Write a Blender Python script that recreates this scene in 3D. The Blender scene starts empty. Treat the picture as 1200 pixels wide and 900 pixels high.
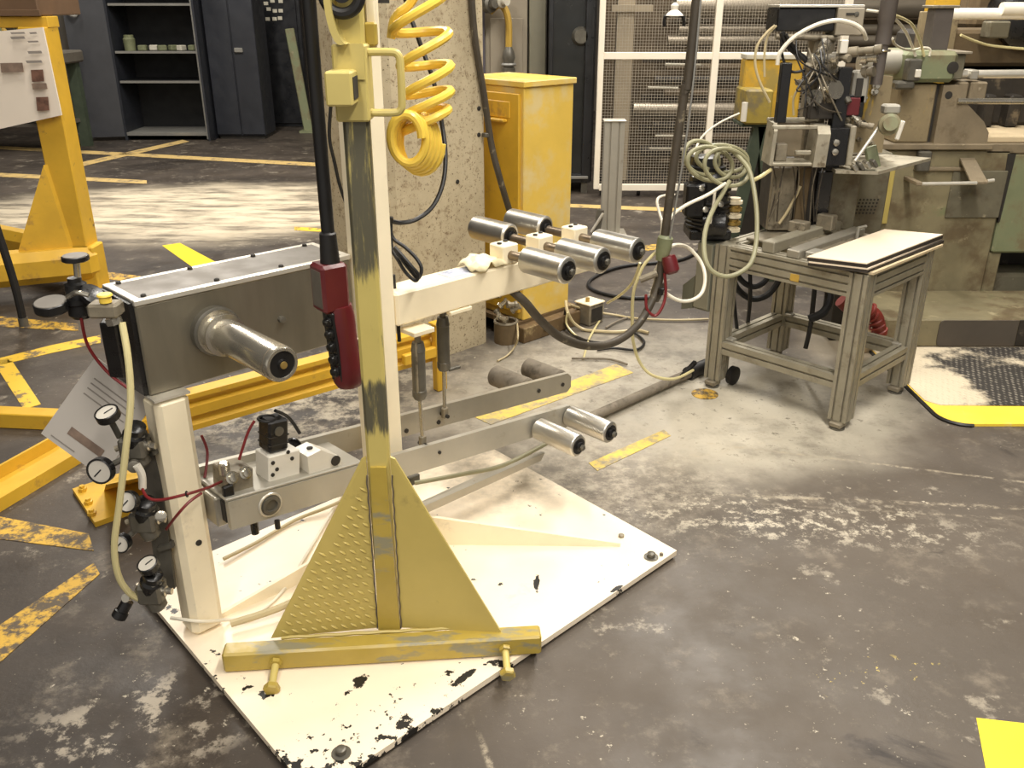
import bpy, bmesh, math, random
import numpy as np
from mathutils import Vector, Matrix
random.seed(7)
SC = bpy.context.scene
COL = SC.collection
PI = math.pi

# ------------------------------------------------------------------ camera
CAM_H, FPX = 1.7, 1050.0
PITCH = math.atan(450.0 / FPX)                     # horizon on the top edge of the frame
cd = bpy.data.cameras.new('camera'); co = bpy.data.objects.new('camera', cd); COL.objects.link(co)
cd.sensor_width = 36.0; cd.lens = FPX / 1200 * 36.0; cd.clip_end = 100
co.location = (0, 0, CAM_H); co.rotation_euler = (PI/2 - PITCH, 0, 0)
SC.camera = co

# ------------------------------------------------------------------ world, lamps, exposure
w = bpy.data.worlds.new('hall_air'); SC.world = w; w.use_nodes = True
w.node_tree.nodes['Background'].inputs['Color'].default_value = (1.0, .95, .87, 1)
w.node_tree.nodes['Background'].inputs['Strength'].default_value = .5
def area(x, y, z, sx, sy, power, rz=0, col=(1, .945, .86)):
    l = bpy.data.lights.new('ceiling_or_fill_lamp', 'AREA'); l.shape = 'RECTANGLE'; l.size = sx; l.size_y = sy
    l.energy = power; l.color = col
    o = bpy.data.objects.new('ceiling_or_fill_lamp', l); COL.objects.link(o)
    o.location = (x, y, z); o.rotation_euler = (0, 0, rz)
# rows of fluorescent fittings under the hall ceiling; the last two are added fill
area(1.3, 2.0, 4.6, .4, 2.6, 190)
area(-1.9, 4.6, 4.6, .4, 2.6, 110)
area(2.0, 5.6, 4.6, .4, 2.6, 190)
area(-3.0, 8.4, 4.6, .4, 2.6, 250)
area(2.0, 9.0, 4.6, .4, 2.6, 200)
area(-5.6, 11.0, 4.6, .4, 2.4, 80)
area(-.8, -1.3, 4.6, .4, 2.6, 130)  # front fill pair added behind the camera to brighten faces turned this way
area(1.6, -1.6, 4.6, .4, 2.6, 120)
SC.view_settings.view_transform = 'Standard'
SC.view_settings.look = 'None'
SC.view_settings.exposure = 0.12
SC.view_settings.gamma = 1.0
SC.view_settings.use_curve_mapping = False

# ------------------------------------------------------------------ frames of reference
A44 = math.radians(44)
U = Vector((math.cos(A44), math.sin(A44), 0)); V = Vector((U.y, -U.x, 0)); Z = Vector((0, 0, 1))
P0 = Vector((-.41, 2.545, 0))                      # foot of the machine's square post
def W(s, t, z): return P0 + U*s + V*t + Z*z        # machine frame: s along the arm, t along the rollers
T0 = Vector((1.393, 3.48, 0))                      # front leg of the aluminium table
def TW(a, b, z): return T0 + U*a - V*b + Z*z       # table frame: a to the right side, b to the left side
_c, _s = math.cos(PITCH), math.sin(PITCH)
def ray(x, y): 
    a, b = (x-600)/FPX, -(y-450)/FPX
    return Vector((a, _c + b*_s, -_s + b*_c))
def at(x, y, Y): d = ray(x, y); return Vector((0, 0, CAM_H)) + d*(Y/d.y)          # point of a sight line at depth Y
def fl(x, y, z=0): d = ray(x, y); return Vector((0, 0, CAM_H)) + d*((z-CAM_H)/d.z)  # ... at height z

# ------------------------------------------------------------------ mesh builder
class M:
    def __init__(s): s.v = []; s.f = []
    def add(s, vs, fs):
        n = len(s.v); s.v += [Vector(v) for v in vs]; s.f += [tuple(i+n for i in f) for f in fs]; return s
    def box(s, c, size, ax=None, bev=0.0):
        c = Vector(c); ax = ax or (Vector((1,0,0)), Vector((0,1,0)), Z)
        h = [d/2 for d in size]; b = min(bev, min(h)*.9)
        if b <= 0:
            vs = [c + ax[0]*(h[0]*x) + ax[1]*(h[1]*y) + ax[2]*(h[2]*z) for x in (-1,1) for y in (-1,1) for z in (-1,1)]
            return s.add(vs, [(0,1,3,2),(4,6,7,5),(0,4,5,1),(2,3,7,6),(0,2,6,4),(1,5,7,3)])
        vs = []; idx = {}
        for x in (-1,1):
            for y in (-1,1):
                for z in (-1,1):
                    for k in range(3):
                        q = [h[0]-(b if k != 0 else 0), h[1]-(b if k != 1 else 0), h[2]-(b if k != 2 else 0)]
                        idx[(x,y,z,k)] = len(vs); vs.append(c + ax[0]*(q[0]*x) + ax[1]*(q[1]*y) + ax[2]*(q[2]*z))
        fs = []
        for k in range(3):
            i, j = [a for a in range(3) if a != k]
            for sg in (-1,1):
                l = []
                for (p,q) in ((-1,-1),(1,-1),(1,1),(-1,1)):
                    e = [0,0,0]; e[k] = sg; e[i] = p; e[j] = q; l.append(idx[(*e,k)])
                fs.append(tuple(l))
            for p in (-1,1):
                for q in (-1,1):
                    l = []
                    for (e0,kk) in ((-1,i),(1,i),(1,j),(-1,j)):
                        e = [0,0,0]; e[k] = e0; e[i] = p; e[j] = q; l.append(idx[(*e,kk)])
                    fs.append(tuple(l))
        for x in (-1,1):
            for y in (-1,1):
                for z in (-1,1): fs.append(tuple(idx[(x,y,z,k)] for k in range(3)))
        return s.add(vs, fs)
    def bst(s, s0, s1, t0, t1, z0, z1, bev=0.0):         # box in the machine frame
        return s.box(W((s0+s1)/2, (t0+t1)/2, (z0+z1)/2), (s1-s0, t1-t0, z1-z0), (U, V, Z), bev)
    def btw(s, a0, a1, b0, b1, z0, z1, bev=0.0):         # box in the table frame
        return s.box(TW((a0+a1)/2, (b0+b1)/2, (z0+z1)/2), (a1-a0, b1-b0, z1-z0), (U, V, Z), bev)
    def bx(s, x0, x1, y0, y1, z0, z1, bev=0.0):
        return s.box(((x0+x1)/2, (y0+y1)/2, (z0+z1)/2), (x1-x0, y1-y0, z1-z0), None, bev)
    def bar(s, p0, p1, w, h, up=Z, bev=0.0):             # rectangular bar between two points
        p0, p1 = Vector(p0), Vector(p1); d = (p1-p0); L = d.length; d.normalize()
        x = d.cross(Vector(up)); 
        if x.length < 1e-4: x = d.orthogonal()
        x.normalize(); u = x.cross(d)
        return s.box((p0+p1)/2, (w, L, h), (x, d, u), bev)
    def cyl(s, p0, p1, r0, r1=None, n=20):
        return s.lathe(p0, Vector(p1)-Vector(p0), [(0, r0), (1, r0 if r1 is None else r1)], n, True)
    def lathe(s, p0, axis, prof, n=20, rel=False):       # prof: (distance along axis, radius); closed with caps
        p0 = Vector(p0); axis = Vector(axis); L = axis.length; d = axis.normalized()
        x = d.orthogonal().normalized(); y = d.cross(x); vs = []; fs = []
        for (h, r) in prof:
            hh = h*L if rel else h
            for k in range(n):
                a = 2*PI*k/n; vs.append(p0 + d*hh + x*(r*math.cos(a)) + y*(r*math.sin(a)))
        for i in range(len(prof)-1):
            for k in range(n):
                k2 = (k+1) % n; fs.append((i*n+k, i*n+k2, (i+1)*n+k2, (i+1)*n+k))
        fs.append(tuple(range(n))[::-1]); fs.append(tuple((len(prof)-1)*n+k for k in range(n)))
        return s.add(vs, fs)
    def prism(s, poly, vec):
        n = len(poly); vec = Vector(vec); vs = [Vector(p) for p in poly] + [Vector(p)+vec for p in poly]
        fs = [tuple(range(n))[::-1], tuple(range(n, 2*n))] + [(i, (i+1) % n, (i+1) % n+n, i+n) for i in range(n)]
        return s.add(vs, fs)
    def tube(s, pts, r, n=8, smooth=True, sub=6, closed=False):
        pts = [Vector(p) for p in pts]
        if smooth and len(pts) > 2:
            q = []; m = len(pts)
            for i in range(m if closed else m-1):
                if closed: a, b, c, d = pts[(i-1) % m], pts[i], pts[(i+1) % m], pts[(i+2) % m]
                else: a, b, c, d = pts[max(i-1,0)], pts[i], pts[i+1], pts[min(i+2,m-1)]
                for k in range(sub):
                    t = k/sub; q.append(.5*((2*b)+(c-a)*t+(2*a-5*b+4*c-d)*t*t+(3*b-a-3*c+d)*t**3))
            if not closed: q.append(pts[-1])
            pts = q
        m = len(pts); vs = []; fs = []; x = None
        for i in range(m):
            if closed: d = pts[(i+1) % m]-pts[i-1]
            else: d = pts[min(i+1,m-1)]-pts[max(i-1,0)]
            d.normalize()
            x = d.orthogonal() if x is None else x - d*x.dot(d)
            if x.length < 1e-5: x = d.orthogonal()
            x.normalize(); y = d.cross(x)
            for k in range(n):
                a = 2*PI*k/n; vs.append(pts[i] + x*(r*math.cos(a)) + y*(r*math.sin(a)))
        for i in range(m if closed else m-1):
            j = (i+1) % m
            for k in range(n): k2 = (k+1) % n; fs.append((i*n+k, i*n+k2, j*n+k2, j*n+k))
        if not closed: fs.append(tuple(range(n))[::-1]); fs.append(tuple((m-1)*n+k for k in range(n)))
        return s.add(vs, fs)
    def ring(s, c, nrm, R, r, n=28, m=8):
        nrm = Vector(nrm).normalized(); x = nrm.orthogonal().normalized(); y = nrm.cross(x)
        return s.tube([Vector(c)+x*(R*math.cos(2*PI*k/n))+y*(R*math.sin(2*PI*k/n)) for k in range(n)], r, m, False, closed=True)
    def hexnut(s, p0, axis, r, h): return s.lathe(p0, Vector(axis).normalized(), [(0, r), (h*.8, r), (h, r*.85)], 6)
    def ball(s, c, r, n=14, sq=1.0):
        prof = []
        for i in range(9):
            a = -PI/2 + PI*i/8; prof.append((r*sq*math.sin(a)+r*sq, max(r*math.cos(a), r*.02)))
        return s.lathe(Vector(c)-Z*r*sq, Z, prof, n)

ORG = {}
def build(name, b, m, parent=None, label=None, kind=None, sharp=35):
    me = bpy.data.meshes.new(name)
    org = ORG[parent.name] if parent else None
    if org is None:
        xs = [v.x for v in b.v]; ys = [v.y for v in b.v]
        org = Vector(((min(xs)+max(xs))/2, (min(ys)+max(ys))/2, min(v.z for v in b.v)))
    me.from_pydata([v-org for v in b.v], [], b.f)
    bm = bmesh.new(); bm.from_mesh(me); bmesh.ops.recalc_face_normals(bm, faces=bm.faces); bm.to_mesh(me); bm.free()
    me.shade_smooth(); me.set_sharp_from_angle(angle=math.radians(sharp))
    me.materials.append(m)
    o = bpy.data.objects.new(name, me); COL.objects.link(o)
    if parent: o.parent = parent
    else: o.location = org
    ORG[o.name] = org
    if label: o['label'] = label
    if kind: o['kind'] = kind
    return o
def tag(o, label, cat, group=None, kind=None):
    o['label'] = label; o['category'] = cat
    if group: o['group'] = group
    if kind: o['kind'] = kind
    return o
def thing(name, loc, label, cat, group=None):
    o = bpy.data.objects.new(name, None); o.empty_display_size = .05; COL.objects.link(o); o.location = loc
    ORG[o.name] = Vector(loc); return tag(o, label, cat, group)

# ------------------------------------------------------------------ materials
def srgb(r, g, b):
    f = lambda c: (c/255/12.92) if c/255 <= .04045 else ((c/255+.055)/1.055)**2.4
    return (f(r), f(g), f(b), 1)
class NT:
    def __init__(s, name):
        s.m = bpy.data.materials.new(name); s.m.use_nodes = True; s.t = s.m.node_tree; s.n = s.t.nodes; s.l = s.t.links
        s.p = s.n['Principled BSDF']; s.tc = s.n.new('ShaderNodeTexCoord'); s.co = s.tc.outputs['Object']
    def val(s, x):
        return x
    def link(s, a, b):
        if hasattr(a, 'is_linked') or isinstance(a, bpy.types.NodeSocket): s.l.new(a, b)
        else: b.default_value = a
    def noise(s, scale, detail=4, rough=.55, co=None, stretch=None, dist=0):
        n = s.n.new('ShaderNodeTexNoise'); n.inputs['Scale'].default_value = scale; n.inputs['Detail'].default_value = detail
        n.inputs['Roughness'].default_value = rough; n.inputs['Distortion'].default_value = dist
        c = co or s.co
        if stretch:
            mp = s.n.new('ShaderNodeMapping'); mp.inputs['Scale'].default_value = stretch; s.l.new(c, mp.inputs['Vector']); c = mp.outputs['Vector']
        s.l.new(c, n.inputs['Vector']); return n.outputs['Fac']
    def ramp(s, fac, lo, hi, a=0.0, b=1.0):
        n = s.n.new('ShaderNodeMapRange'); n.interpolation_type = 'SMOOTHSTEP'
        s.l.new(fac, n.inputs['Value']); n.inputs['From Min'].default_value = lo; n.inputs['From Max'].default_value = hi
        n.inputs['To Min'].default_value = a; n.inputs['To Max'].default_value = b; return n.outputs['Result']
    def math(s, op, a, b=None):
        n = s.n.new('ShaderNodeMath'); n.operation = op; s.link(a, n.inputs[0])
        if b is not None: s.link(b, n.inputs[1])
        return n.outputs[0]
    def mix(s, fac, a, b):
        n = s.n.new('ShaderNodeMix'); n.data_type = 'RGBA'
        s.link(fac, n.inputs['Factor']); s.link(a, n.inputs[6]); s.link(b, n.inputs[7]); return n.outputs[2]
    def blob(s, c, r, rot=0, lo=1.0, hi=.4, wob=.35, wsc=1.5):   # soft stain: an ellipse with a wobbly border
        mp = s.n.new('ShaderNodeMapping'); mp.vector_type = 'TEXTURE'
        mp.inputs['Location'].default_value = (c[0], c[1], 0); mp.inputs['Rotation'].default_value = (0, 0, rot)
        mp.inputs['Scale'].default_value = (r[0], r[1], 1000)
        s.l.new(s.co, mp.inputs['Vector'])
        ln = s.n.new('ShaderNodeVectorMath'); ln.operation = 'LENGTH'; s.l.new(mp.outputs['Vector'], ln.inputs[0])
        d = s.math('ADD', ln.outputs['Value'], s.math('MULTIPLY', s.math('SUBTRACT', s.noise(wsc, 5, .6), .5), wob*2))
        return s.ramp(d, lo, hi)
    def done(s, col, rough=.5, metal=0.0, bump=None, bs=.2, bd=.002, spec=.5):
        s.link(col, s.p.inputs['Base Color']); s.link(rough, s.p.inputs['Roughness']); s.link(metal, s.p.inputs['Metallic'])
        s.p.inputs['Specular IOR Level'].default_value = spec
        if bump is not None:
            b = s.n.new('ShaderNodeBump'); b.inputs['Strength'].default_value = bs; b.inputs['Distance'].default_value = bd
            s.l.new(bump, b.inputs['Height']); s.l.new(b.outputs['Normal'], s.p.inputs['Normal'])
        return s.m
def mat(name, c, rough=.5, metal=0.0, var=.25, sc=6, spots=None, bs=.15, stretch=None, spec=.5):
    """painted / metal / plastic surface: base colour, cloudy variation and optional worn spots (colour, scale, lo, hi)"""
    t = NT(name); c = srgb(*c); dk = tuple(x*(1-var) for x in c[:3]) + (1,)
    n = t.noise(sc, 5, .6, stretch=stretch)
    col = t.mix(t.ramp(n, .3, .7), dk, c)
    for sp in (spots or []):
        col = t.mix(t.ramp(t.noise(sp[1], 6, .65, stretch=sp[4] if len(sp) > 4 else None), sp[2], sp[3]), col, srgb(*sp[0]))
    r = t.ramp(t.noise(sc*2.3, 4), .3, .7, max(rough-(.03 if metal > .4 else .08), .03), min(rough+(.04 if metal > .4 else .1), 1))
    return t.done(col, r, metal, t.noise(sc*12, 3), bs, .001, spec)
MT = {}
def mk(key, *a, **k): MT[key] = mat(key, *a, **k); return MT[key]
mk('cream_paint', (244,231,200), .42, var=.08, sc=4, spots=[((196,184,160), 7, .62, .8)], bs=.05)
mk('cream_arm', (244,230,198), .42, var=.08, sc=5, spots=[((205,192,166), 9, .6, .8)], bs=.05)
mk('yellow_gusset', (192,172,96), .45, var=.1, sc=5, spots=[((166,148,84), 12, .6, .75)], bs=.05)
mk('yellow_bar', (180,156,70), .36, var=.18, sc=6, spots=[((140,134,108), 5, .52, .62, (1,3,3))], bs=.05)
mk('yellow_bracket', (202,184,110), .45, var=.1, sc=7, spots=[((160,146,94), 14, .62, .75)], bs=.05)
mk('yellow_frame', (222,176,52), .5, var=.2, sc=3, spots=[((180,140,60), 8, .58, .7), ((90,76,50), 16, .68, .74)], bs=.06)
mk('yellow_cabinet', (228,192,88), .45, var=.12, sc=3, spots=[((216,194,136), 4, .46, .66)], bs=.05)
mk('yellow_hose', (244,208,84), .35, var=.06, sc=4, bs=0)
mk('steel_box', (150,143,126), .38, .75, var=.2, sc=3, stretch=(3,3,.6), bs=.03)
mk('steel_edge', (226,220,206), .35, .6, var=.1, sc=9, bs=.03)
mk('lid_grey', (112,106,97), .5, .3, var=.12, sc=6, bs=.03)
mk('roller_steel', (204,200,190), .34, .9, var=.08, sc=10, bs=.0)
mk('shaft_steel', (140,126,108), .4, .8, var=.3, sc=20, bs=.05)
mk('chrome', (196,190,176), .24, .85, var=.12, sc=8, bs=.0)
mk('aluminium', (178,172,158), .42, .6, var=.14, sc=6, spots=[((146,136,118), 12, .6, .75)], bs=.03)
mk('bright_alu', (180,175,162), .42, .45, var=.1, sc=6, spots=[((150,142,126), 10, .6, .78)], bs=.03)
mk('profile_alu', (164,157,138), .5, .4, var=.16, sc=9, spots=[((130,122,104), 14, .55, .75)], bs=.05)
mk('groove_dark', (48,44,38), .7, 0, var=.2)
mk('black_rubber', (30,28,27), .5, 0, var=.2, sc=8, bs=.1)
mk('black_plastic', (26,25,25), .32, 0, var=.25, sc=12, bs=.08)
mk('dark_metal', (108,104,94), .4, .4, var=.3, sc=14, bs=.05)
mk('black_cable', (28,27,27), .45, var=.15)
mk('conduit', (74,66,54), .55, var=.3, sc=9, spots=[((130,120,98), 18, .58, .7)])
mk('red_plastic', (98,30,34), .38, var=.12, sc=9, spots=[((160,104,96), 22, .7, .78)], bs=.03)
mk('red_tube', (120,34,36), .35, var=.1)
mk('red_worn', (150,60,50), .5, var=.3, sc=12)
mk('cream_tube', (214,202,150), .35, var=.1, sc=4)
mk('white_tube', (226,218,198), .35, var=.06)
mk('beige_tube', (196,180,140), .4, var=.12)
mk('green_hose', (152,148,116), .5, var=.15, sc=7)
mk('white_plastic', (226,220,206), .4, var=.08)
mk('paper', (196,189,180), .7, var=.05, sc=2, bs=0)
mk('sign_paper', (236,224,208), .6, var=.05, sc=2, bs=0)
mk('ink_grey', (146,138,130), .8, var=.05)
mk('photo_brown', (128,92,76), .7, var=.6, sc=30)
mk('photo_bar', (150,128,112), .7, var=.4, sc=18)
mk('dial_white', (204,198,186), .4, var=.06)
mk('needle', (24,24,24), .5, var=.1)
mk('cloth', (236,224,184), .8, var=.12, sc=14, bs=.3)
mk('sticker_blue', (186,190,204), .5, var=.25, sc=20, spots=[((120,130,160), 30, .55, .65)])
mk('brass', (190,160,92), .35, .7, var=.2, sc=18)
mk('blue_cabinet', (45,47,53), .42, var=.2, sc=3, bs=.05)
mk('grey_cabinet_door', (64,65,69), .45, var=.22, sc=4, bs=.05)
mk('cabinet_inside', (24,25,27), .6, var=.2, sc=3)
mk('shelf_edge', (140,138,132), .45, .2, var=.15)
mk('desk_grey', (104,98,88), .6, var=.2, sc=5)
mk('desk_green', (70,80,64), .6, var=.25, sc=8)
mk('clutter_green', (128,132,98), .6, var=.35, sc=12)
mk('clutter_white', (206,200,182), .6, var=.2, sc=9)
mk('rack_brown', (104,88,66), .6, var=.35, sc=5)
mk('fence_white', (250,240,220), .45, var=.05, sc=5, bs=.03)
mk('mesh_wire', (176,166,148), .5, var=.1)
mk('pipe_grey', (150,140,124), .4, .6, var=.25, sc=4, stretch=(.4,3,3))
mk('rack_post', (172,158,134), .6, var=.15, sc=5)
mk('dark_door', (34,35,38), .35, var=.25, sc=4)
mk('door_glass_dark', (44,45,44), .18, var=.3, sc=3)
mk('panel_beige', (150,140,122), .55, var=.12, sc=4)
mk('panel_green', (126,122,104), .55, var=.12, sc=4)
mk('panel_violet', (84,80,88), .5, var=.15, sc=4)
mk('machine_green', (140,130,100), .6, var=.3, sc=3, spots=[((104,90,66), 4, .48, .66), ((166,154,122), 9, .58, .74), ((112,128,86), 3, .6, .74), ((80,68,50), 14, .66, .74)], bs=.1)
mk('machine_greyg', (118,112,92), .65, var=.3, sc=5, spots=[((88,78,60), 6, .5, .68), ((150,140,116), 16, .62, .72)])
mk('machine_pale', (136,142,108), .55, var=.22, sc=5, spots=[((122,112,84), 5, .46, .64), ((170,160,130), 14, .62, .74)])
mk('machine_tan', (150,134,102), .65, var=.25, sc=5, spots=[((200,164,56), 3, .6, .66, (1.6,1.6,.5)), ((108,94,72), 10, .54, .7)])
mk('machine_plate', (140,126,102), .6, .05, var=.25, sc=6, spots=[((106,92,70), 7, .52, .7), ((172,160,134), 14, .64, .74)])
mk('machine_dark', (52,46,38), .65, var=.3, sc=6, spots=[((110,98,78), 8, .6, .72)])
mk('post_grey', (92,84,78), .55, var=.15, sc=6)
mk('dusty_steel', (150,140,120), .55, .35, var=.35, sc=14, spots=[((86,76,60), 16, .52, .68)])
mk('dusty_roller', (140,130,114), .85, 0, var=.3, sc=12, spots=[((96,88,76), 16, .5, .7)])
mk('cardboard_top', (232,214,188), .75, var=.07, sc=3, spots=[((196,172,144), 5, .6, .76)], bs=.05)
mk('cardboard_dark', (62,54,46), .7, var=.3, sc=10)
mk('board_tan', (216,196,160), .7, var=.12, sc=5)
mk('box_greygreen', (98,98,84), .5, var=.2, sc=6)
mk('recess_grey', (84,76,66), .7, var=.12, sc=4)
mk('mat_yellow', (255,216,72), .5, var=.06, sc=5, spots=[((232,208,140), 7, .6, .74)])
mk('plug_yellow', (196,160,70), .5, var=.15)
mk('weathered_wood', (110,92,64), .75, var=.3, sc=9, stretch=(.5,6,1))
mk('skid_steel', (118,96,66), .65, .2, var=.35, sc=8, spots=[((160,140,100), 9, .58, .7)])
mk('wall_paint', (92,84,74), .8, var=.3, sc=1.2)
mk('hall_ceiling', (150,145,135), .9, var=.1, sc=.6)
mk('brown_bin', (112,86,62), .6, var=.25, sc=3)

mk('dirty_yellow', (168,146,62), .6, var=.3, sc=6, spots=[((118,106,74), 5, .48, .62), ((190,178,140), 12, .62, .72)])
mk('dirty_orange', (206,164,50), .6, var=.3, sc=6, spots=[((160,138,70), 4, .5, .64), ((210,198,160), 9, .62, .72)])
mk('cage_alu', (176,168,148), .5, .4, var=.3, sc=12, spots=[((116,104,84), 16, .54, .7)])

def yellow_line_mat():
    t = NT('floor_paint')
    wear = t.ramp(t.noise(9, 8, .7), .52, .6)
    col = t.mix(wear, srgb(232,190,60), srgb(120,104,76))
    return t.done(col, .55, 0, t.noise(60, 3), .1)
def yellow_line_worn():
    t = NT('floor_paint_worn')
    wear = t.ramp(t.noise(14, 9, .75), .44, .56)
    col = t.mix(wear, srgb(206,164,60), srgb(88,76,60))
    return t.done(col, .6, 0, t.noise(60, 3), .1)
def pale_line_mat():
    t = NT('floor_paint_pale')
    col = t.mix(t.ramp(t.noise(6, 6, .7), .5, .66), srgb(206,176,112), srgb(130,114,92))
    return t.done(col, .6, 0, t.noise(60, 3), .1)
def tape_mat():
    t = NT('yellow_tape'); return t.done(t.mix(t.noise(3, 3), srgb(244,214,44), srgb(250,224,70)), .35, 0, t.noise(8, 2), .1)
MT['line'] = yellow_line_mat(); MT['line_worn'] = yellow_line_worn(); MT['line_pale'] = pale_line_mat(); MT['tape'] = tape_mat()
def dusty_line():
    t = NT('floor_paint_dusty')
    col = t.mix(t.ramp(t.noise(7, 8, .72), .42, .6), srgb(222,192,92), srgb(150,140,120))
    return t.done(col, .65, 0, t.noise(60, 3), .1)
MT['line_dust'] = dusty_line()

def floor_mat():
    t = NT('worn_concrete')
    big = t.ramp(t.noise(.9, 6, .6), .3, .72)
    col = t.mix(big, srgb(48,42,37), srgb(84,75,66))
    side = t.blob((1.0, 2.5), (1.9, 1.9), .4, 1.1, .3, .3, .8)
    col = t.mix(t.math('MULTIPLY', side, .55), col, srgb(104,95,84))
    col = t.mix(t.ramp(t.noise(5, 9, .74), .52, .74), col, srgb(122,112,98))
    col = t.mix(t.math('MULTIPLY', t.ramp(t.noise(2.6, 9, .74), .58, .64), t.ramp(t.noise(13, 6, .7), .4, .55)), col, srgb(142,133,118))
    col = t.mix(t.ramp(t.noise(2.2, 7, .66, dist=.6), .40, .26), col, srgb(44,38,35))
    # powder and plaster dust lying on the slab
    pale = t.noise(3.2, 8, .68, stretch=(.6, 2.2, 1))
    b1 = t.blob((-2.75, 7.9), (2.5, 1.45), .0, 1.0, .5, .3, .8)
    col = t.mix(t.math('MULTIPLY', b1, t.ramp(pale, .34, .6, .22, 1)), col, srgb(214,200,174))
    b1b = t.blob((-5.2, 7.6), (1.6, .8), .1, 1.0, .4, .35, 1.0)
    col = t.mix(t.math('MULTIPLY', b1b, t.ramp(pale, .42, .6)), col, srgb(200,188,164))
    grit = t.ramp(t.noise(7, 9, .72), .3, .62, .45, 1)
    b2 = t.blob((.42, 3.95), (1.25, 1.0), .5, 1.05, .3, .3, 1.6)
    col = t.mix(t.math('MULTIPLY', b2, grit), col, srgb(172,164,148))
    b3 = t.blob((1.2, 3.62), (.95, .62), .6, 1.05, .4, .28, 1.8)
    col = t.mix(t.math('MULTIPLY', b3, t.ramp(t.noise(5, 8, .68), .28, .56, .35, 1)), col, srgb(190,182,164))
    b4 = t.blob((2.2, 4.5), (.75, .62), .2, 1.05, .45, .2, 2)
    col = t.mix(b4, col, srgb(184,172,150))
    col = t.mix(t.math('MULTIPLY', t.math('MAXIMUM', b2, b3), t.ramp(t.noise(20, 7, .75), .56, .66, 0, .75)), col, srgb(96,88,78))
    b5 = t.blob((.42, 3.2), (.85, .6), .5, 1.1, .2, .45, 2.4)
    col = t.mix(t.math('MULTIPLY', b5, t.ramp(t.noise(11, 9, .78), .4, .66, .1, .9)), col, srgb(180,170,152))
    b6 = t.blob((-.9, 3.8), (1.0, .5), .7, 1.1, .3, .5, 2)
    col = t.mix(t.math('MULTIPLY', b6, t.ramp(t.noise(8, 9, .75), .44, .6)), col, srgb(176,166,146))
    b7 = t.blob((.95, 2.75), (.9, .22), -.2, 1.1, .2, .6, 3)
    col = t.mix(t.math('MULTIPLY', b7, t.ramp(t.noise(16, 9, .78), .5, .6)), col, srgb(192,182,162))
    b8 = t.blob((-.95, 1.75), (.42, .25), .3, 1.1, .2, .7, 4)
    col = t.mix(t.math('MULTIPLY', b8, t.ramp(t.noise(11, 8, .7), .52, .6)), col, srgb(158,148,132))
    # fine splashes
    col = t.mix(t.math('MULTIPLY', t.ramp(t.noise(24, 6, .72), .62, .68), t.ramp(t.noise(1.7, 4), .42, .6)), col, srgb(188,178,158))
    col = t.mix(t.ramp(t.noise(70, 3, .6), .68, .74), col, srgb(150,140,122))
    b9 = t.blob((.98, 1.95), (.22, .08), .2, 1.1, .5, .5, 6)
    col = t.mix(t.math('MULTIPLY', b9, t.ramp(t.noise(34, 4, .6), .63, .66)), col, srgb(200,178,96))
    # cracks with plaster in them
    for (c, r, rot) in (((1.75, 2.83), (1.4, .012), -.09), ((1.55, 3.13), (.9, .008), -.28), ((.72, 3.22), (.42, .012), .35), ((2.0, 2.72), (.8, .009), -.12), ((-.05, 1.62), (.008, .13), .3)):
        k = t.blob(c, r, rot, 1.6, .3, .55 if r[0] > .1 else .5, 7)
        mp = t.math('MULTIPLY', k, t.ramp(t.noise(22, 5, .74), .44, .62, 0, .7))
        col = t.mix(mp, col, srgb(176,164,142))
    rough = t.ramp(t.noise(3, 6, .65), .3, .7, .38, .7)
    h = t.math('ADD', t.noise(40, 6, .7), t.math('MULTIPLY', t.noise(4, 5), 2.0))
    return t.done(col, rough, 0, h, .25, .004, .4)
MT['floor'] = floor_mat()

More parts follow.
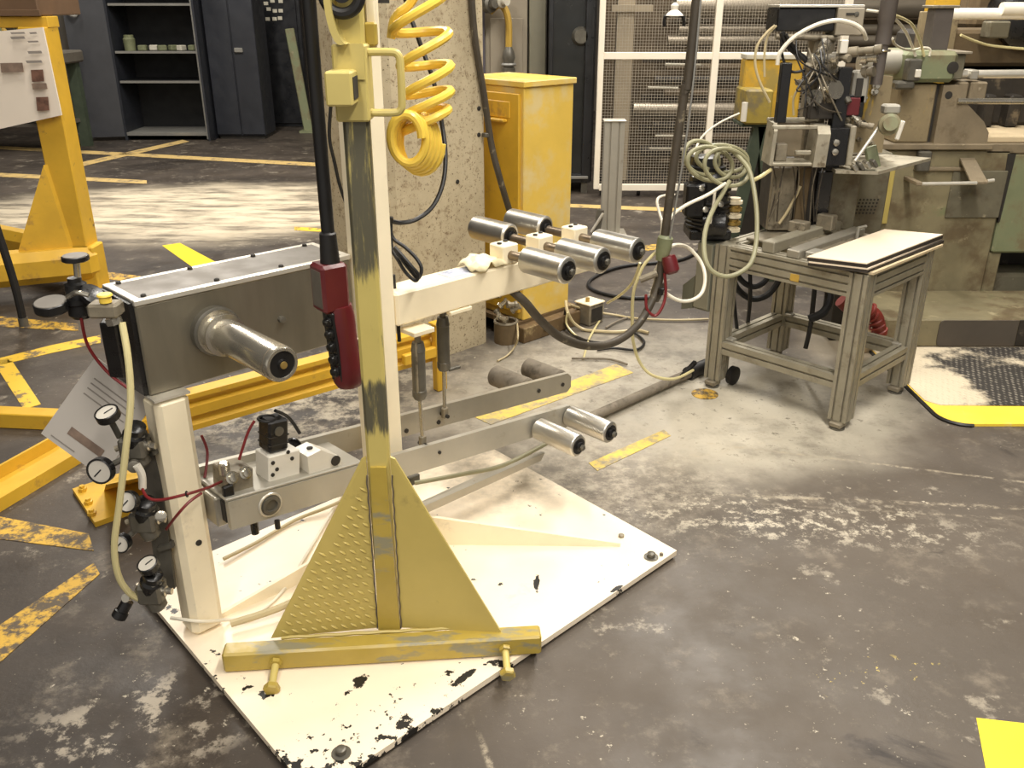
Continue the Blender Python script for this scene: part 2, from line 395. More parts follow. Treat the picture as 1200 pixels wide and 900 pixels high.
def plate_mat():
    t = NT('chipped_cream_plate')     # object coordinates: plate-local s,t measured from its centre after rotation
    mp = t.n.new('ShaderNodeMapping'); mp.inputs['Rotation'].default_value = (0, 0, -A44); t.l.new(t.co, mp.inputs['Vector'])
    sp = t.n.new('ShaderNodeSeparateXYZ'); t.l.new(mp.outputs['Vector'], sp.inputs[0])
    s, tt = sp.outputs['X'], sp.outputs['Y']        # tt grows away from the near edge (-V)
    base = t.mix(t.ramp(t.noise(3, 5), .3, .7), srgb(236,220,194), srgb(246,231,206))
    # grey dust lies on the far end under the rollers
    d1 = t.math('MULTIPLY', t.ramp(s, .1, .62), t.ramp(tt, -.05, .3))
    base = t.mix(t.math('MULTIPLY', d1, t.ramp(t.noise(4, 6, .65), .35, .65)), base, srgb(150,140,124))
    base = t.mix(t.math('MULTIPLY', t.ramp(t.noise(6, 7, .7), .62, .75), .5), base, srgb(196,182,156))
    # paint knocked off along the near edge and the near corner
    edge = t.ramp(tt, -.28, -.43); left = t.ramp(s, .25, -.55)
    m = t.math('ADD', t.noise(17, 6, .6, stretch=(1,1,1)), t.math('MULTIPLY', t.math('MULTIPLY', edge, left), .20))
    e2 = t.ramp(s, -.60, -.73)
    m = t.math('ADD', m, t.math('MULTIPLY', e2, .10))
    chip = t.ramp(m, .675, .685)
    m2 = t.math('ADD', t.noise(42, 5, .6), t.math('MULTIPLY', t.math('MULTIPLY', t.ramp(tt, .0, -.40), left), .12))
    chip = t.math('MAXIMUM', chip, t.ramp(m2, .735, .745))
    for (c, r, rot) in (((-.433, -.185), (.036, .020), .6), ((.215, -.21), (.05, .011), .75), ((-.23, -.37), (.05, .014), .1), ((.37, -.40), (.04, .010), .0)):
        mpf = t.n.new('ShaderNodeMapping'); mpf.vector_type = 'TEXTURE'; mpf.inputs['Location'].default_value = (c[0], c[1], 0)
        mpf.inputs['Rotation'].default_value = (0, 0, rot); mpf.inputs['Scale'].default_value = (r[0], r[1], 1000)
        t.l.new(mp.outputs['Vector'], mpf.inputs['Vector']); ln = t.n.new('ShaderNodeVectorMath'); ln.operation = 'LENGTH'
        t.l.new(mpf.outputs['Vector'], ln.inputs[0])
        k = t.ramp(t.math('ADD', ln.outputs['Value'], t.math('MULTIPLY', t.noise(26, 6, .7), 2.4)), 2.0, 1.9)
        chip = t.math('MAXIMUM', chip, k)
    col = t.mix(chip, base, srgb(30,28,26))
    # one long flake behind the foot bar
    return t.done(col, .4, 0, chip, -.4, .001)
MT['plate'] = plate_mat()

def post_mat():
    t = NT('rubbed_yellow_post')      # paint rubbed to dark steel in two stretches of the post
    sp = t.n.new('ShaderNodeSeparateXYZ'); t.l.new(t.co, sp.inputs[0]); z = sp.outputs['Z']
    st = t.noise(7, 7, .7, stretch=(5, 5, .5))
    up = t.math('MULTIPLY', t.ramp(z, 1.02, 1.12), t.ramp(z, 1.5, 1.46))
    lo = t.math('MULTIPLY', t.ramp(z, .62, .70), t.ramp(z, .84, .78))
    mk_ = t.math('MAXIMUM', up, lo)
    f = t.ramp(t.math('ADD', st, t.math('MULTIPLY', mk_, .3)), .62, .78)
    col = t.mix(f, t.mix(t.noise(6, 4), srgb(180,164,92), srgb(206,188,112)), srgb(96,92,74))
    col = t.mix(t.ramp(t.noise(16, 5, .7, stretch=(2,2,.4)), .64, .7), col, srgb(120,116,90))
    return t.done(col, .42, t.math('MULTIPLY', f, .25), t.noise(60, 3), .08)
MT['post'] = post_mat()

def pillar_mat():
    t = NT('cast_concrete')
    col = t.mix(t.ramp(t.noise(2.5, 6, .65), .3, .7), srgb(172,158,130), srgb(196,182,152))
    col = t.mix(t.ramp(t.noise(26, 6, .74), .52, .68), col, srgb(136,118,92))
    col = t.mix(t.ramp(t.noise(90, 3, .6), .6, .68), col, srgb(112,96,74))
    col = t.mix(t.ramp(t.noise(6, 6, .7, stretch=(1,1,.3)), .62, .76), col, srgb(138,114,74))
    col = t.mix(t.ramp(t.noise(50, 3), .69, .73), col, srgb(84,70,54))
    return t.done(col, .8, 0, t.noise(45, 6, .7), .35, .004, .3)
MT['pillar'] = pillar_mat()

def mat_mat():
    t = NT('tread_mat')
    v = t.n.new('ShaderNodeTexVoronoi'); v.inputs['Scale'].default_value = 46; mp = t.n.new('ShaderNodeMapping')
    mp.inputs['Scale'].default_value = (1, .62, 1); mp.inputs['Rotation'].default_value = (0, 0, .6)
    t.l.new(t.co, mp.inputs['Vector']); t.l.new(mp.outputs['Vector'], v.inputs['Vector']); v.inputs['Randomness'].default_value = .15
    top = t.ramp(v.outputs['Distance'], .5, .3)
    sx = t.n.new('ShaderNodeSeparateXYZ'); t.l.new(t.co, sx.inputs[0])
    lead = t.math('ADD', t.ramp(sx.outputs['X'], -.98, -.62, .42, 0), t.ramp(sx.outputs['Y'], .1, .4, 0, .12))
    dust = t.ramp(t.math('ADD', t.noise(3.2, 7, .7), lead), .58, .72)
    col = t.mix(t.math('MULTIPLY', top, .75), srgb(50,46,42), srgb(146,138,124))
    col = t.mix(dust, col, srgb(206,192,166))
    return t.done(col, .6, 0, top, .7, .004)
MT['mat'] = mat_mat()

# ================================================================== the hall
def struct(name, b, m, label=None, org=None):
    if org is not None: ORG['_o'] = Vector(org)
    o = build(name, b, m, None, label, 'structure'); return o
def floor_obj():
    me = bpy.data.meshes.new('floor'); me.from_pydata([(-10,-3,0),(8,-3,0),(8,15.6,0),(-10,15.6,0)], [], [(0,1,2,3)])
    me.materials.append(MT['floor']); o = bpy.data.objects.new('floor', me); COL.objects.link(o)
    o['kind'] = 'structure'; ORG[o.name] = Vector((0,0,0)); return o
FLOOR = floor_obj()
struct('wall_back', M().bx(-10, 8, 15.5, 15.7, 0, 5), MT['wall_paint'])
struct('wall_left', M().bx(-10.2, -10, -3, 15.5, 0, 5), MT['wall_paint'])
struct('wall_right', M().bx(8, 8.2, -3, 15.5, 0, 5), MT['wall_paint'])
struct('ceiling', M().bx(-10, 8, -3, 15.5, 5, 5.1), MT['hall_ceiling'])
def strip(pix, m, z=.002, name='painted_line', h=.002):
    pts = [fl(x, y) for x, y in pix]
    build(name, M().prism([p+Z*.0005 for p in pts], Z*z), MT[m], FLOOR)
strip([(1144,842),(1157,912),(1215,916),(1206,849)], 'tape', name='tape_square')
strip([(190,288),(211,285),(254,308),(228,315)], 'tape')
strip([(0,733),(0,777),(117,673),(110,660)], 'line_worn')
strip([(0,606),(0,632),(110,646),(104,626)], 'line_worn')
strip([(0,420),(0,428),(60,414),(118,402),(118,393),(60,405)], 'line')
strip([(-8,424),(12,420),(48,474),(28,480)], 'line')
strip([(0,371),(0,383),(92,388),(92,380)], 'line_worn')
strip([(112,317),(108,325),(165,332),(165,324)], 'line_worn')
strip([(-5,171),(-5,174.5),(372,195),(372,191)], 'line_pale')
strip([(-5,202.5),(-5,207),(172,215.5),(172,211.5)], 'line_pale')
strip([(88,192),(96,195),(222,166),(214,164)], 'line_pale')
strip([(556,489),(575,498),(742,437),(722,427)], 'line_dust')
strip([(690,543),(700,552),(786,511),(778,504)], 'line_dust')
strip([(664,239),(664,243),(842,250),(842,246)], 'line_pale')
strip([(345,266),(345,270),(380,272),(380,268)], 'line')
strip([(785,283),(785,290),(700,303),(690,300)], 'line_worn')
build('painted_disc', M().cyl(fl(826,462)+Z*.0005, fl(826,462)+Z*.003, .062, n=28), MT['line_worn'], FLOOR)

# concrete pillar, set on the diagonal
pr, pc = Vector((-.116, 4.554, 0)), Vector((-.56, 4.125, 0))
pb = pr + Vector((-U.y, U.x, 0))*.62; pa = pc + Vector((-U.y, U.x, 0))*.62
PIL = M()
ch = .035
uu = (pr-pc).normalized(); nn = Vector((-uu.y, uu.x, 0))
Lp = (pr-pc).length
poly = [pc+uu*ch, pc+uu*(Lp-ch), pc+uu*Lp+nn*ch, pc+uu*Lp+nn*(.62-ch), pc+uu*(Lp-ch)+nn*.62, pc+uu*ch+nn*.62, pc+nn*(.62-ch), pc+nn*ch]
PIL.prism(poly, Z*5)
pil = struct('concrete_pillar', PIL, MT['pillar'], 'square concrete pillar behind the cream machine post')
def onp(x, y, off=0.0):      # point of a sight line on the pillar's front face
    d = ray(x, y); n = Vector((uu.y, -uu.x, 0)); c = Vector((0,0,CAM_H))
    k = ((pc + n*off) - c).dot(n)/d.dot(n); return c + d*k
for (x, y) in ((536,213),(561,127),(561,158),(513,357),(516,330)):
    p = onp(x, y, 0); n = Vector((uu.y, -uu.x, 0))
    build('anchor_hole', M().lathe(p-n*.003, n, [(0,.011),(.006,.011),(.007,.007)], 10), MT['groove_dark'], pil)
t = thing('pillar_conduit', onp(556,30,.03), 'thin bare conduit running down the right edge of the concrete pillar', 'conduit')
build('pipe', M().tube([onp(551,-30,.02), onp(556,40,.02), onp(567,110,.02), onp(576,170,.03), onp(586,210,.06), onp(598,250,.06)], .016, 8), MT['conduit'], t)
build('clip', M().box(onp(571,158,.02), (.05,.03,.02), (uu, Vector((uu.y,-uu.x,0)), Z), .003), MT['dark_metal'], t)

# ================================================================== the cream machine
mc = W(-.02, .29, 0)
mach = thing('web_tension_stand', mc, 'cream steel machine stand with rollers, steel box and chipped base plate', 'machine')
def mp(name, b, m, parent=None, label=None, kind=None): return build(name, b, MT[m], parent or mach, label, kind)
c0, c1, c2, c3 = Vector((.544,2.502,.012)), Vector((-.454,1.509,.012)), W(-.705,-.365,.012), W(.725,-.385,.012)
mp('base_plate', M().prism([c0,c1,c2,c3], Z*.018), 'plate')
bp = bpy.data.objects['base_plate']
for (x, y) in ((763,653),(400,883)):
    p = fl(x, y, .03)
    b = mp('anchor_bolt', M().lathe(p, Z, [(0,.024),(.003,.024),(.0031,.013),(.016,.013),(.018,.010)], 16), 'dark_metal', bp)
for (x, y, r) in ((775,651,.006),(728,629,.010)):
    p = fl(x, y, .03); mp('small_bolt', M().lathe(p, Z, [(0,r),(.008,r),(.010,r*.7)], 10), 'dusty_steel', bp)
# the underside keeps off the slab on shims
for (s, tt) in ((-.64,-.30),(.66,-.32),(.58,.62),(-.66,.62)):
    mp('shim', M().bst(s-.04, s+.04, tt-.04, tt+.04, 0, .012), 'dark_metal', bp)
# post, ribs
post = mp('post', M().bst(-.05,.045,-.05,.045,.03,2.3,.006), 'cream_paint')
def rib(p0, p1, h, th=.012):
    p0, p1 = Vector(p0), Vector(p1); d = (p1-p0).normalized(); n = Vector((-d.y, d.x, 0))*th/2
    return M().prism([p0-n, p1-n, p1-n+Z*.012, p0-n+Z*h], n*2)
mp('rib', rib(W(.035,.035,.03), (.36,2.53,.03), .12), 'cream_paint')
mp('rib', rib(W(-.05,0,.03), W(-.60,-.03,.03), .10), 'cream_paint')
mp('rib', rib(W(-.02,.04,.03), W(.02,.40,.03), .10), 'cream_paint')
mp('foot_pad', M().bst(-.09,.085,-.09,.085,.03,.042,.004), 'cream_paint')
# column
colm = mp('column', M().bst(-.693,-.600,-.078,.014,.03,.768,.016), 'cream_paint')
q = W(-.64,.0345,.32)
for (s, z) in ((-.64,.33),): mp('set_screw', M().cyl(W(s,.009,z), W(s,.016,z), .009, n=12), 'groove_dark', colm)
mp('saddle', M().bst(-.694,-.599,-.06,.0145,.766,.772), 'steel_edge', colm)
# stainless box on the column
box = mp('gearbox', M().bst(-.688,-.06,-.215,-.022,.772,1.012,.004), 'steel_box', None, 'brushed stainless steel box')
mp('lid', M().bst(-.672,-.075,-.203,-.036,1.018,1.026), 'lid_grey', box)
for (a,b,c,d) in ((-.690,-.058,-.036,-.019),(-.690,-.058,-.217,-.200),(-.690,-.668,-.200,-.036),(-.080,-.058,-.200,-.036)):
    mp('lid_edge', M().bst(a,b,c,d,1.012,1.027,.002), 'steel_edge', box)
for s in (-.655,-.46,-.27,-.10):
    for tt in (-.043,-.196): mp('lid_screw', M().lathe(W(s,tt,1.026), Z, [(0,.007),(.005,.007),(.007,.004)], 10), 'groove_dark', box)
mp('end_plate', M().bst(-.70,-.688,-.21,-.03,.775,1.02), 'black_plastic', box)
# winding spindle
SZ, SS = .905, -.495
sp_ = mp('spindle', M().lathe(W(SS,-.022,SZ), V, [(0,.060),(.03,.060),(.031,.050),(.055,.050),(.058,.056),(.064,.056),(.066,.045),(.335,.045),(.342,.041),(.342,.034),(.338,.033)], 36), 'chrome', None, 'chromed winding spindle')
mp('collar', M().lathe(W(SS,-.022,SZ), V, [(0,.066),(.022,.066),(.026,.060)], 32), 'dark_metal', sp_)
mp('end_cap', M().lathe(W(SS,.314,SZ), V, [(0,.0335),(.003,.0335),(.004,.014),(.010,.012),(.011,.006)], 28), 'black_plastic', sp_)
mp('end_screw', M().lathe(W(SS,.322,SZ), V, [(0,.010),(.005,.009),(.006,.004)], 12), 'brass', sp_)
mp('ring_line', M().ring(W(SS,.303,SZ), V, .0448, .0012, 32, 6), 'shaft_steel', sp_)
mp('oil_plug', M().lathe(W(-.30,-.022,.888), V, [(0,.010),(.012,.010),(.014,.006)], 8), 'dark_metal', box)
# horizontal arm and its rollers
arm = mp('arm', M().bst(.045,.925,-.05,.05,.797,.900,.006), 'cream_arm')
mp('arm_cap', M().bst(.925,.931,-.046,.046,.801,.896,.003), 'cream_arm', arm)
mp('sticker', M().bst(.27,.41,-.03,.035,.900,.9012), 'sticker_blue', arm, 'blue and white sticker')
def roller(parent_label, s, z, t0, L, m='roller_steel', r=.043, out=1):
    d = V*out; p = W(s, t0, z)
    ro = mp('roller', M().lathe(p, d, [(0,r*.84),(.004,r*.95),(.006,r),(L-.006,r),(L-.003,r*.95),(L,r*.82)], 32), m, None, parent_label)
    for (k, dd) in ((L, d), (0, -d)):
        mp('bearing', M().lathe(p+d*(k)-dd*.002, dd, [(0,r*.74),(.004,r*.72),(.005,r*.42),(.013,r*.42),(.016,r*.3)], 24), 'black_plastic' if m == 'roller_steel' else m, ro)
    mp('nut', M().lathe(p+d*(L+.010), d, [(0,.011),(.012,.011),(.014,.008)], 6), 'dark_metal' if m == 'roller_steel' else m, ro)
    return ro
for i, s in enumerate((.517, .684, .862)):
    bl = mp('shaft_block', M().bst(s-.035,s+.035,-.018,.050,.900,.965,.004), 'cream_paint')
    for (ds, dt) in ((-.02,0.0),(.018,-.004)): mp('cap_screw', M().lathe(W(s+ds,.016+dt*3,.964), Z, [(0,.008),(.006,.008),(.007,.004)], 10), 'groove_dark', bl)
    t_far = -.13 if i else -.03
    mp('shaft', M().cyl(W(s,t_far,.930), W(s,.125,.930), .0155, n=16), 'shaft_steel')
    roller('bright steel roller on the near end of the arm shaft', s, .930, .12, .185)
    if i: roller('bright steel roller on the far end of the arm shaft', s, .935, -.125, .185, out=-1)
# the two swinging lower arms
def lower(t0, th, s0, s1, zl, zr, h):
    k = (zr-zl)/(s1-s0); f = lambda s: zl+k*(s-s0)
    poly = [W(s0,t0,f(s0)-h), W(s0,t0,f(s0)), W(s1-.02,t0,f(s1-.02)), W(s1,t0,f(s1)-.018), W(s1,t0,f(s1)-h+.018), W(s1-.02,t0,f(s1-.02)-h)]
    return M().prism(poly, V*th), f
b, fn = lower(.072,.018,-.575,.80,.462,.316,.086); na = mp('swing_arm', b, 'bright_alu')
b, ff = lower(-.108,.018,-.575,.985,.497,.338,.080); fa = mp('swing_arm', b, 'aluminium')
def hole(par, s, tt, z, r=.008, d=1): mp('bolt_head', M().lathe(W(s,tt,z), V*d, [(0,r),(.005,r),(.006,r*.5)], 12), 'groove_dark', par)
for s in (.80,.935): hole(fa, s, -.091, ff(s)-.042)
for s in (.16,.30): hole(fa, s, -.091, ff(s)-.06)
hole(na, .155, .089, fn(.155)-.035, .006)
mp('pivot_boss', M().lathe(W(-.455,.088,.407), V, [(0,.034),(.005,.034),(.006,.027),(.012,.027),(.013,.018),(.006,.017)], 28), 'dark_metal', na, 'dark pivot bush in the near arm')
mp('pivot_ring', M().ring(W(-.455,.092,.407), V, .033, .004, 28, 6), 'steel_edge', na)
# tie plate on top of the arms with the valve blocks
def slope(s): return fn(s)
kk = (fn(.2)-fn(-.6))/.8
axs = (U*1+Z*kk).normalized(); axn = V.cross(axs)*-1
if axn.z < 0: axn = -axn
def on_arm(s, t, dz, size, bev=.003): return M().box(W(s, t, fn(s)) + axn*dz, size, (axs, V, axn), bev)
mp('tie_plate', on_arm(-.36,-.005,.005,(.44,.185,.010)), 'bright_alu')
mp('tie_plate', on_arm(-.36,-.010,-.078,(.40,.16,.010)), 'aluminium')
mp('clamp_bolt', M().cyl(W(-.49,.05,.35), W(-.49,.05,.31), .011, n=10), 'black_plastic')
mp('clamp_bolt', M().cyl(W(-.445,.10,.355), W(-.445,.10,.33), .008, n=10), 'black_plastic')
mp('pivot_bracket', M().bst(-.592,-.54,-.06,.045,.37,.46,.004), 'aluminium')
mp('pivot_shaft', M().cyl(W(-.59,-.02,.415), W(-.5,-.02,.415), .02, n=16), 'shaft_steel')
mp('channel_mouth', M().bst(-.5765,-.574,-.085,.068,.39,.452), 'groove_dark')  # dark slab painted for the shaded hollow of the open channel end
vb = mp('valve_block', on_arm(-.385,.02,.045,(.10,.075,.08)), 'white_plastic', None, 'off-white valve block')
for (ds, dz) in ((-.03,.03),(.02,.05),(.03,.02),(-.02,.0),(-.035,-.015)):
    mp('port', M().lathe(W(-.385+ds,.0575,fn(-.385)+.045+dz*.8), V, [(0,.006),(.002,.006),(.0025,.003)], 10), 'groove_dark', vb)
sw = mp('solenoid', on_arm(-.395,.015,.135,(.062,.062,.095),.006), 'black_plastic', None, 'black square solenoid on the valve block')
mp('lens', M().lathe(W(-.38,.046,fn(-.4)+.15), V, [(0,.014),(.004,.014),(.005,.008)], 18), 'dark_metal', sw)
mp('top_ring', M().ring(W(-.395,.015,fn(-.395)+.184), axn, .024, .004, 20, 6), 'black_rubber', sw)
for dz in (.11, .135): mp('seam', on_arm(-.395,.015,dz,(.0635,.0635,.003),0), 'groove_dark', sw)
fb = mp('fitting_block', on_arm(-.52,.015,.035,(.075,.09,.065)), 'dusty_steel', None, 'dusty grey fitting block')
for ds in (-.02,.02): mp('fitting', M().lathe(W(-.52+ds,.055,fn(-.52)+.055), V+Z*.4, [(0,.018),(.008,.018),(.009,.012),(.02,.012),(.021,.006)], 16), 'chrome', fb)
mp('fitting', M().lathe(W(-.545,.03,fn(-.52)+.06), Z, [(0,.015),(.03,.015),(.034,.01)], 12), 'chrome', fb)
mp('clip_leg', M().bst(-.575,-.545,.06,.075,fn(-.56)-.03,fn(-.56)+.04,.003), 'black_plastic', fb)
wb = mp('bearing_block', M().prism([W(-.315,.075,fn(-.315)+.01), W(-.315,.075,fn(-.315)+.065), W(-.27,.075,fn(-.27)+.075), W(-.205,.075,fn(-.205)+.035), W(-.205,.075,fn(-.205)+.01)], V*-.075), 'white_plastic', None, 'off-white wedge-shaped bearing block')
mp('screw_hole', M().lathe(W(-.225,.076,fn(-.225)+.03), V, [(0,.016),(.002,.016),(.0025,.009)], 16), 'groove_dark', wb)
mp('screw_hole', M().lathe(W(-.285,.04,fn(-.285)+.072), Z, [(0,.009),(.003,.009),(.0035,.005)], 14), 'groove_dark', wb)
mp('gauge', M().lathe(W(-.30,-.05,fn(-.3)+.04), V+Z*.5, [(0,.032),(.02,.032),(.024,.027),(.018,.025)], 24), 'black_plastic')
# rollers on the swinging arms
roller('bright steel roller on the near swing arm', .605, .287, .10, .195, r=.040)
roller('bright steel roller at the tip of the near swing arm', .775, .280, .095, .20, r=.040)
for s in (.79,.975): roller('dust-covered roller on the far swing arm', s-.02, ff(s)-.035, -.118, .19, 'dusty_roller', .042, -1)
mp('shaft', M().cyl(W(.605,.085,.287), W(.605,.11,.287), .014, n=12), 'shaft_steel')
# air cylinders between arm and swing arms
def air_cyl(s, tt, ztop, zb, zr, s2):
    top, bot, end = W(s,tt,ztop), W(s-.002,tt,zb), W(s2,tt,zr)
    c = mp('air_cylinder', M().lathe(bot, top-bot, [(0,.017),(.012,.023),(.03,.023),(.032,.0215),((top-bot).length-.03,.0215),((top-bot).length-.028,.023),((top-bot).length,.018)], 22), 'dark_metal', None, 'pneumatic cylinder')
    mp('piston_rod', M().cyl(bot, end+Z*.02, .0065, n=12), 'chrome', c)
    mp('clevis', M().bar(end+Z*.03, end-Z*.01, .022, .018, V, .003), 'dusty_steel', c)
    mp('pin', M().cyl(end-V*.018, end+V*.018, .007, n=10), 'groove_dark', c)
    mp('eye', M().box(top+Z*.012, (.018,.018,.035), (U,V,Z), .004), 'dusty_steel', c)
    return c
ac = air_cyl(.11, .060, .735, .545, fn(.11)-.005, .112)
mp('tie_wire', M().tube([W(.095,.07,.74), W(.09,.075,.65), W(.093,.07,.56)], .004, 6), 'dusty_steel', ac)
ac = air_cyl(.318, -.070, .735, .545, ff(.314)-.03, .314)
mp('knob', M().cyl(W(.33,-.06,.545), W(.37,-.05,.548), .007, n=10), 'dark_metal', ac)
mp('hanger', M().bst(.075,.155,.02,.09,.765,.780,.002), 'cream_paint')
mp('hanger', M().bst(.285,.35,-.085,-.03,.755,.797,.002), 'dark_metal')
mp('stop_pad', M().bst(.25,.34,.03,.055,.785,.797,.002), 'cream_paint')
# hoses of the machine that lie on the plate
mp('air_hose', M().tube([W(-.60,.05,.055), W(-.45,.09,.06), W(-.30,.10,.08), W(-.18,.085,.13), W(-.08,.075,.19)], .011, 8), 'beige_tube')
mp('air_hose', M().tube([fl(262,655,.045), fl(300,636,.04), fl(345,610,.04), fl(380,596,.05), fl(405,585,.06)], .006, 8), 'beige_tube')
mp('air_hose', M().tube([fl(200,724,.1), fl(235,728,.09), fl(268,726,.04), fl(295,722,.037), fl(330,694,.037), fl(365,640,.037), fl(400,580,.037)], .005, 8), 'white_tube')
mp('guide_strip', M().bst(-.05,.62,-.03,.01,.10,.112,.002), 'aluminium')
mp('guide_strip', M().prism([W(.02,.10,.17), W(.05,.10,.20), W(.62,.10,.19), W(.60,.10,.165)], V*.02), 'aluminium')
mp('air_hose', M().tube([fl(486,566,.15), fl(540,556,.16), fl(590,545,.15), fl(640,520,.14)], .008, 8), 'green_hose')
mp('clip', M().box(fl(484,562,.15), (.05,.02,.035), (U,V,Z), .003), 'dark_metal')

# regulators on the mounting plate of the column
mp('mounting_bar', M().prism([at(160,515,2.11), at(182,512,2.10), at(205,690,2.06), at(186,694,2.07)], (.0,.012,0)), 'dark_metal')
mp('plate_arm', M().bar(at(188,640,2.08), W(-.69,-.02,.34), .04, .012), 'dark_metal')
mp('plate_arm', M().bar(at(172,530,2.11), W(-.69,-.02,.62), .04, .012), 'dark_metal')
CV = Vector((0,0,CAM_H))
def gauge(x, y, Y, r, tilt, stem_to, par):
    p = at(x, y, Y); d = (Vector((0,-1,0))*(1-tilt) + Z*tilt + Vector((-.1,0,0))).normalized()
    g = mp('pressure_gauge', M().lathe(p-d*.018, d, [(0,r*.7),(.003,r),(.022,r),(.024,r*.9),(.020,r*.86)], 28), 'black_plastic', par)
    mp('dial', M().lathe(p+d*.0015, d, [(0,r*.85),(.001,r*.85)], 28), 'dial_white', g)
    x_ = d.orthogonal().normalized()
    mp('needle', M().bar(p+d*.0035-x_*r*.2, p+d*.0035+x_*r*.6, .003, .0012, d), 'needle', g)
    mp('stem', M().cyl(p-d*.015, at(*stem_to, Y+.03), .008, n=10), 'dark_metal', g)
    return g
def regulator(x, y, Y, label):
    p = at(x, y, Y)
    r = mp('regulator', M().box(p, (.066,.06,.06), None, .008), 'dark_metal', None, label)
    ax = Vector((.35,-.25,1)).normalized()
    mp('bonnet', M().lathe(p+Z*.01, ax, [(0,.031),(.03,.031),(.038,.025),(.055,.025),(.06,.017)], 18), 'black_plastic', r)
    mp('locknut', M().lathe(p+ax*.038, ax, [(0,.025),(.008,.025)], 6), 'dark_metal', r)
    mp('bowl', M().lathe(p-Z*.02, Vector((.3,0,-1)), [(0,.027),(.034,.025),(.042,.015)], 16), 'dark_metal', r)
    mp('port_fitting', M().lathe(p+Vector((.025,0,0)), Vector((1,-.1,0)), [(0,.014),(.014,.014),(.016,.009),(.03,.009)], 10), 'chrome', r)
    mp('port_fitting', M().lathe(p-Vector((.025,0,.0)), Vector((-1,-.3,-.3)), [(0,.012),(.014,.012),(.016,.008),(.026,.008)], 10), 'dusty_steel', r)
    return r
r1 = regulator(158,522,2.06,'dark pressure regulator at the top of the column')
gauge(125,484,2.03,.030,.75,(140,512),r1); gauge(117,552,1.98,.034,.12,(150,535),r1)
mp('elbow', M().tube([at(160,545,2.0), at(166,556,2.0), at(167,572,2.0)], .010, 10), 'white_plastic', r1)
mp('push_fitting', M().lathe(at(157,545,2.02), Vector((.4,-1,.2)), [(0,.016),(.018,.016),(.02,.01)], 14), 'dark_metal', r1)
r2 = regulator(170,608,2.03,'dark pressure regulator halfway down the column')
gauge(149,588,1.98,.028,.30,(160,604),r2); gauge(141,637,1.99,.026,.15,(158,622),r2)
mp('silver_cap', M().lathe(at(189,604,2.0), Vector((.3,-1,.4)), [(0,.014),(.012,.014),(.014,.008)], 12), 'chrome', r2)
r3 = regulator(178,692,1.98,'dark pressure regulator at the foot of the column')
gauge(173,661,1.95,.027,.72,(176,680),r3)
mp('drain_valve', M().lathe(at(150,704,1.97), Vector((-.5,-.4,-.8)), [(0,.016),(.03,.016),(.032,.02),(.05,.02),(.054,.014)], 14), 'black_plastic', r3)
mp('silver_cap', M().lathe(at(150,700,1.96), Vector((-.2,-1,.5)), [(0,.013),(.012,.012)], 12), 'chrome', r3)
# filter valve at the end of the box
tv = mp('filter_valve', M().lathe(at(96,372,2.06), Z, [(0,.020),(.01,.028),(.035,.028),(.04,.036),(.052,.036),(.055,.026),(.085,.025),(.09,.016),(.10,.016)], 24), 'black_plastic', None, 'black filter valve with disc knob at the end of the box')
mp('disc_knob', M().lathe(at(89,306,2.06), Z, [(0,.026),(.003,.031),(.012,.031),(.014,.028)], 28), 'black_plastic', tv)
mp('knob_top', M().lathe(at(89,306,2.06)+Z*.0135, Z, [(0,.0285),(.0015,.0275)], 28), 'lid_grey', tv)
mp('knob_stem', M().cyl(at(91,324,2.06), at(89,303,2.06), .008, n=12), 'chrome', tv)
mp('round_gauge', M().lathe(at(62,364,2.02), Z*1.0+Vector((0,-.15,0)), [(0,.036),(.004,.039),(.022,.039),(.024,.037)], 30), 'black_plastic', tv)
mp('gauge_top', M().lathe(at(62,364,2.02)+Z*.0235+Vector((0,-.0035,0)), Z*1.0+Vector((0,-.15,0)), [(0,.0365),(.0015,.035)], 30), 'lid_grey', tv)
mp('gauge_stem', M().cyl(at(78,355,2.04), at(96,352,2.06), .010, n=10), 'dusty_steel', tv)
mp('side_disc', M().lathe(at(107,348,2.05), Vector((.6,-.2,.6)), [(0,.03),(.012,.03),(.014,.024)], 20), 'black_plastic', tv)
mp('pipe_elbow', M().tube([at(80,348,2.02), at(90,343,2.0), at(104,346,2.0)], .006, 8), 'chrome', tv)
tb = mp('tee_block', M().box(at(124,362,2.0), (.07,.05,.035), None, .006), 'dusty_steel', None, 'steel tee block with a yellow button')
mp('yellow_button', M().lathe(at(124,354,1.99), Z, [(0,.014),(.012,.014),(.016,.018),(.02,.016)], 16), 'yellow_hose', tb)
mp('nut', M().lathe(at(132,372,2.0)+Z*.0, Vector((.2,0,-1)), [(0,.019),(.016,.019),(.018,.014)], 6), 'chrome', tb)
mp('black_bracket', M().bar(at(128,376,2.05), at(140,440,2.08), .04, .03, Vector((0,1,0)), .004), 'black_plastic', tb)
mp('air_hose', M().tube([at(143,378,2.0), at(150,420,1.97), at(153,470,1.95), at(147,530,1.93), at(140,590,1.92), at(134,640,1.92), at(139,675,1.93), at(152,695,1.95), at(168,704,1.97)], .0085, 10), 'cream_tube', None, 'cream air hose down the column')
mp('signal_tube', M().tube([at(95,372,2.04), at(103,405,2.06), at(125,435,2.07), at(150,455,2.06)], .004, 8), 'red_tube', None, 'dark red tube')
mp('signal_tube', M().tube([at(166,570,2.0), at(172,582,1.97), at(186,586,1.96), at(215,580,1.97), at(245,571,2.06), at(268,560,2.2)], .004, 8), 'red_tube', None, 'dark red tube across the column')
mp('signal_tube', M().tube([at(195,620,2.02), at(208,603,1.97), at(222,588,1.98), at(236,578,2.02)], .004, 8), 'red_tube', None, 'dark red tube')
mp('cable_tie', M().ring(at(219,579,1.975), Vector((1,.1,.2)), .007, .002, 12, 5), 'black_plastic')
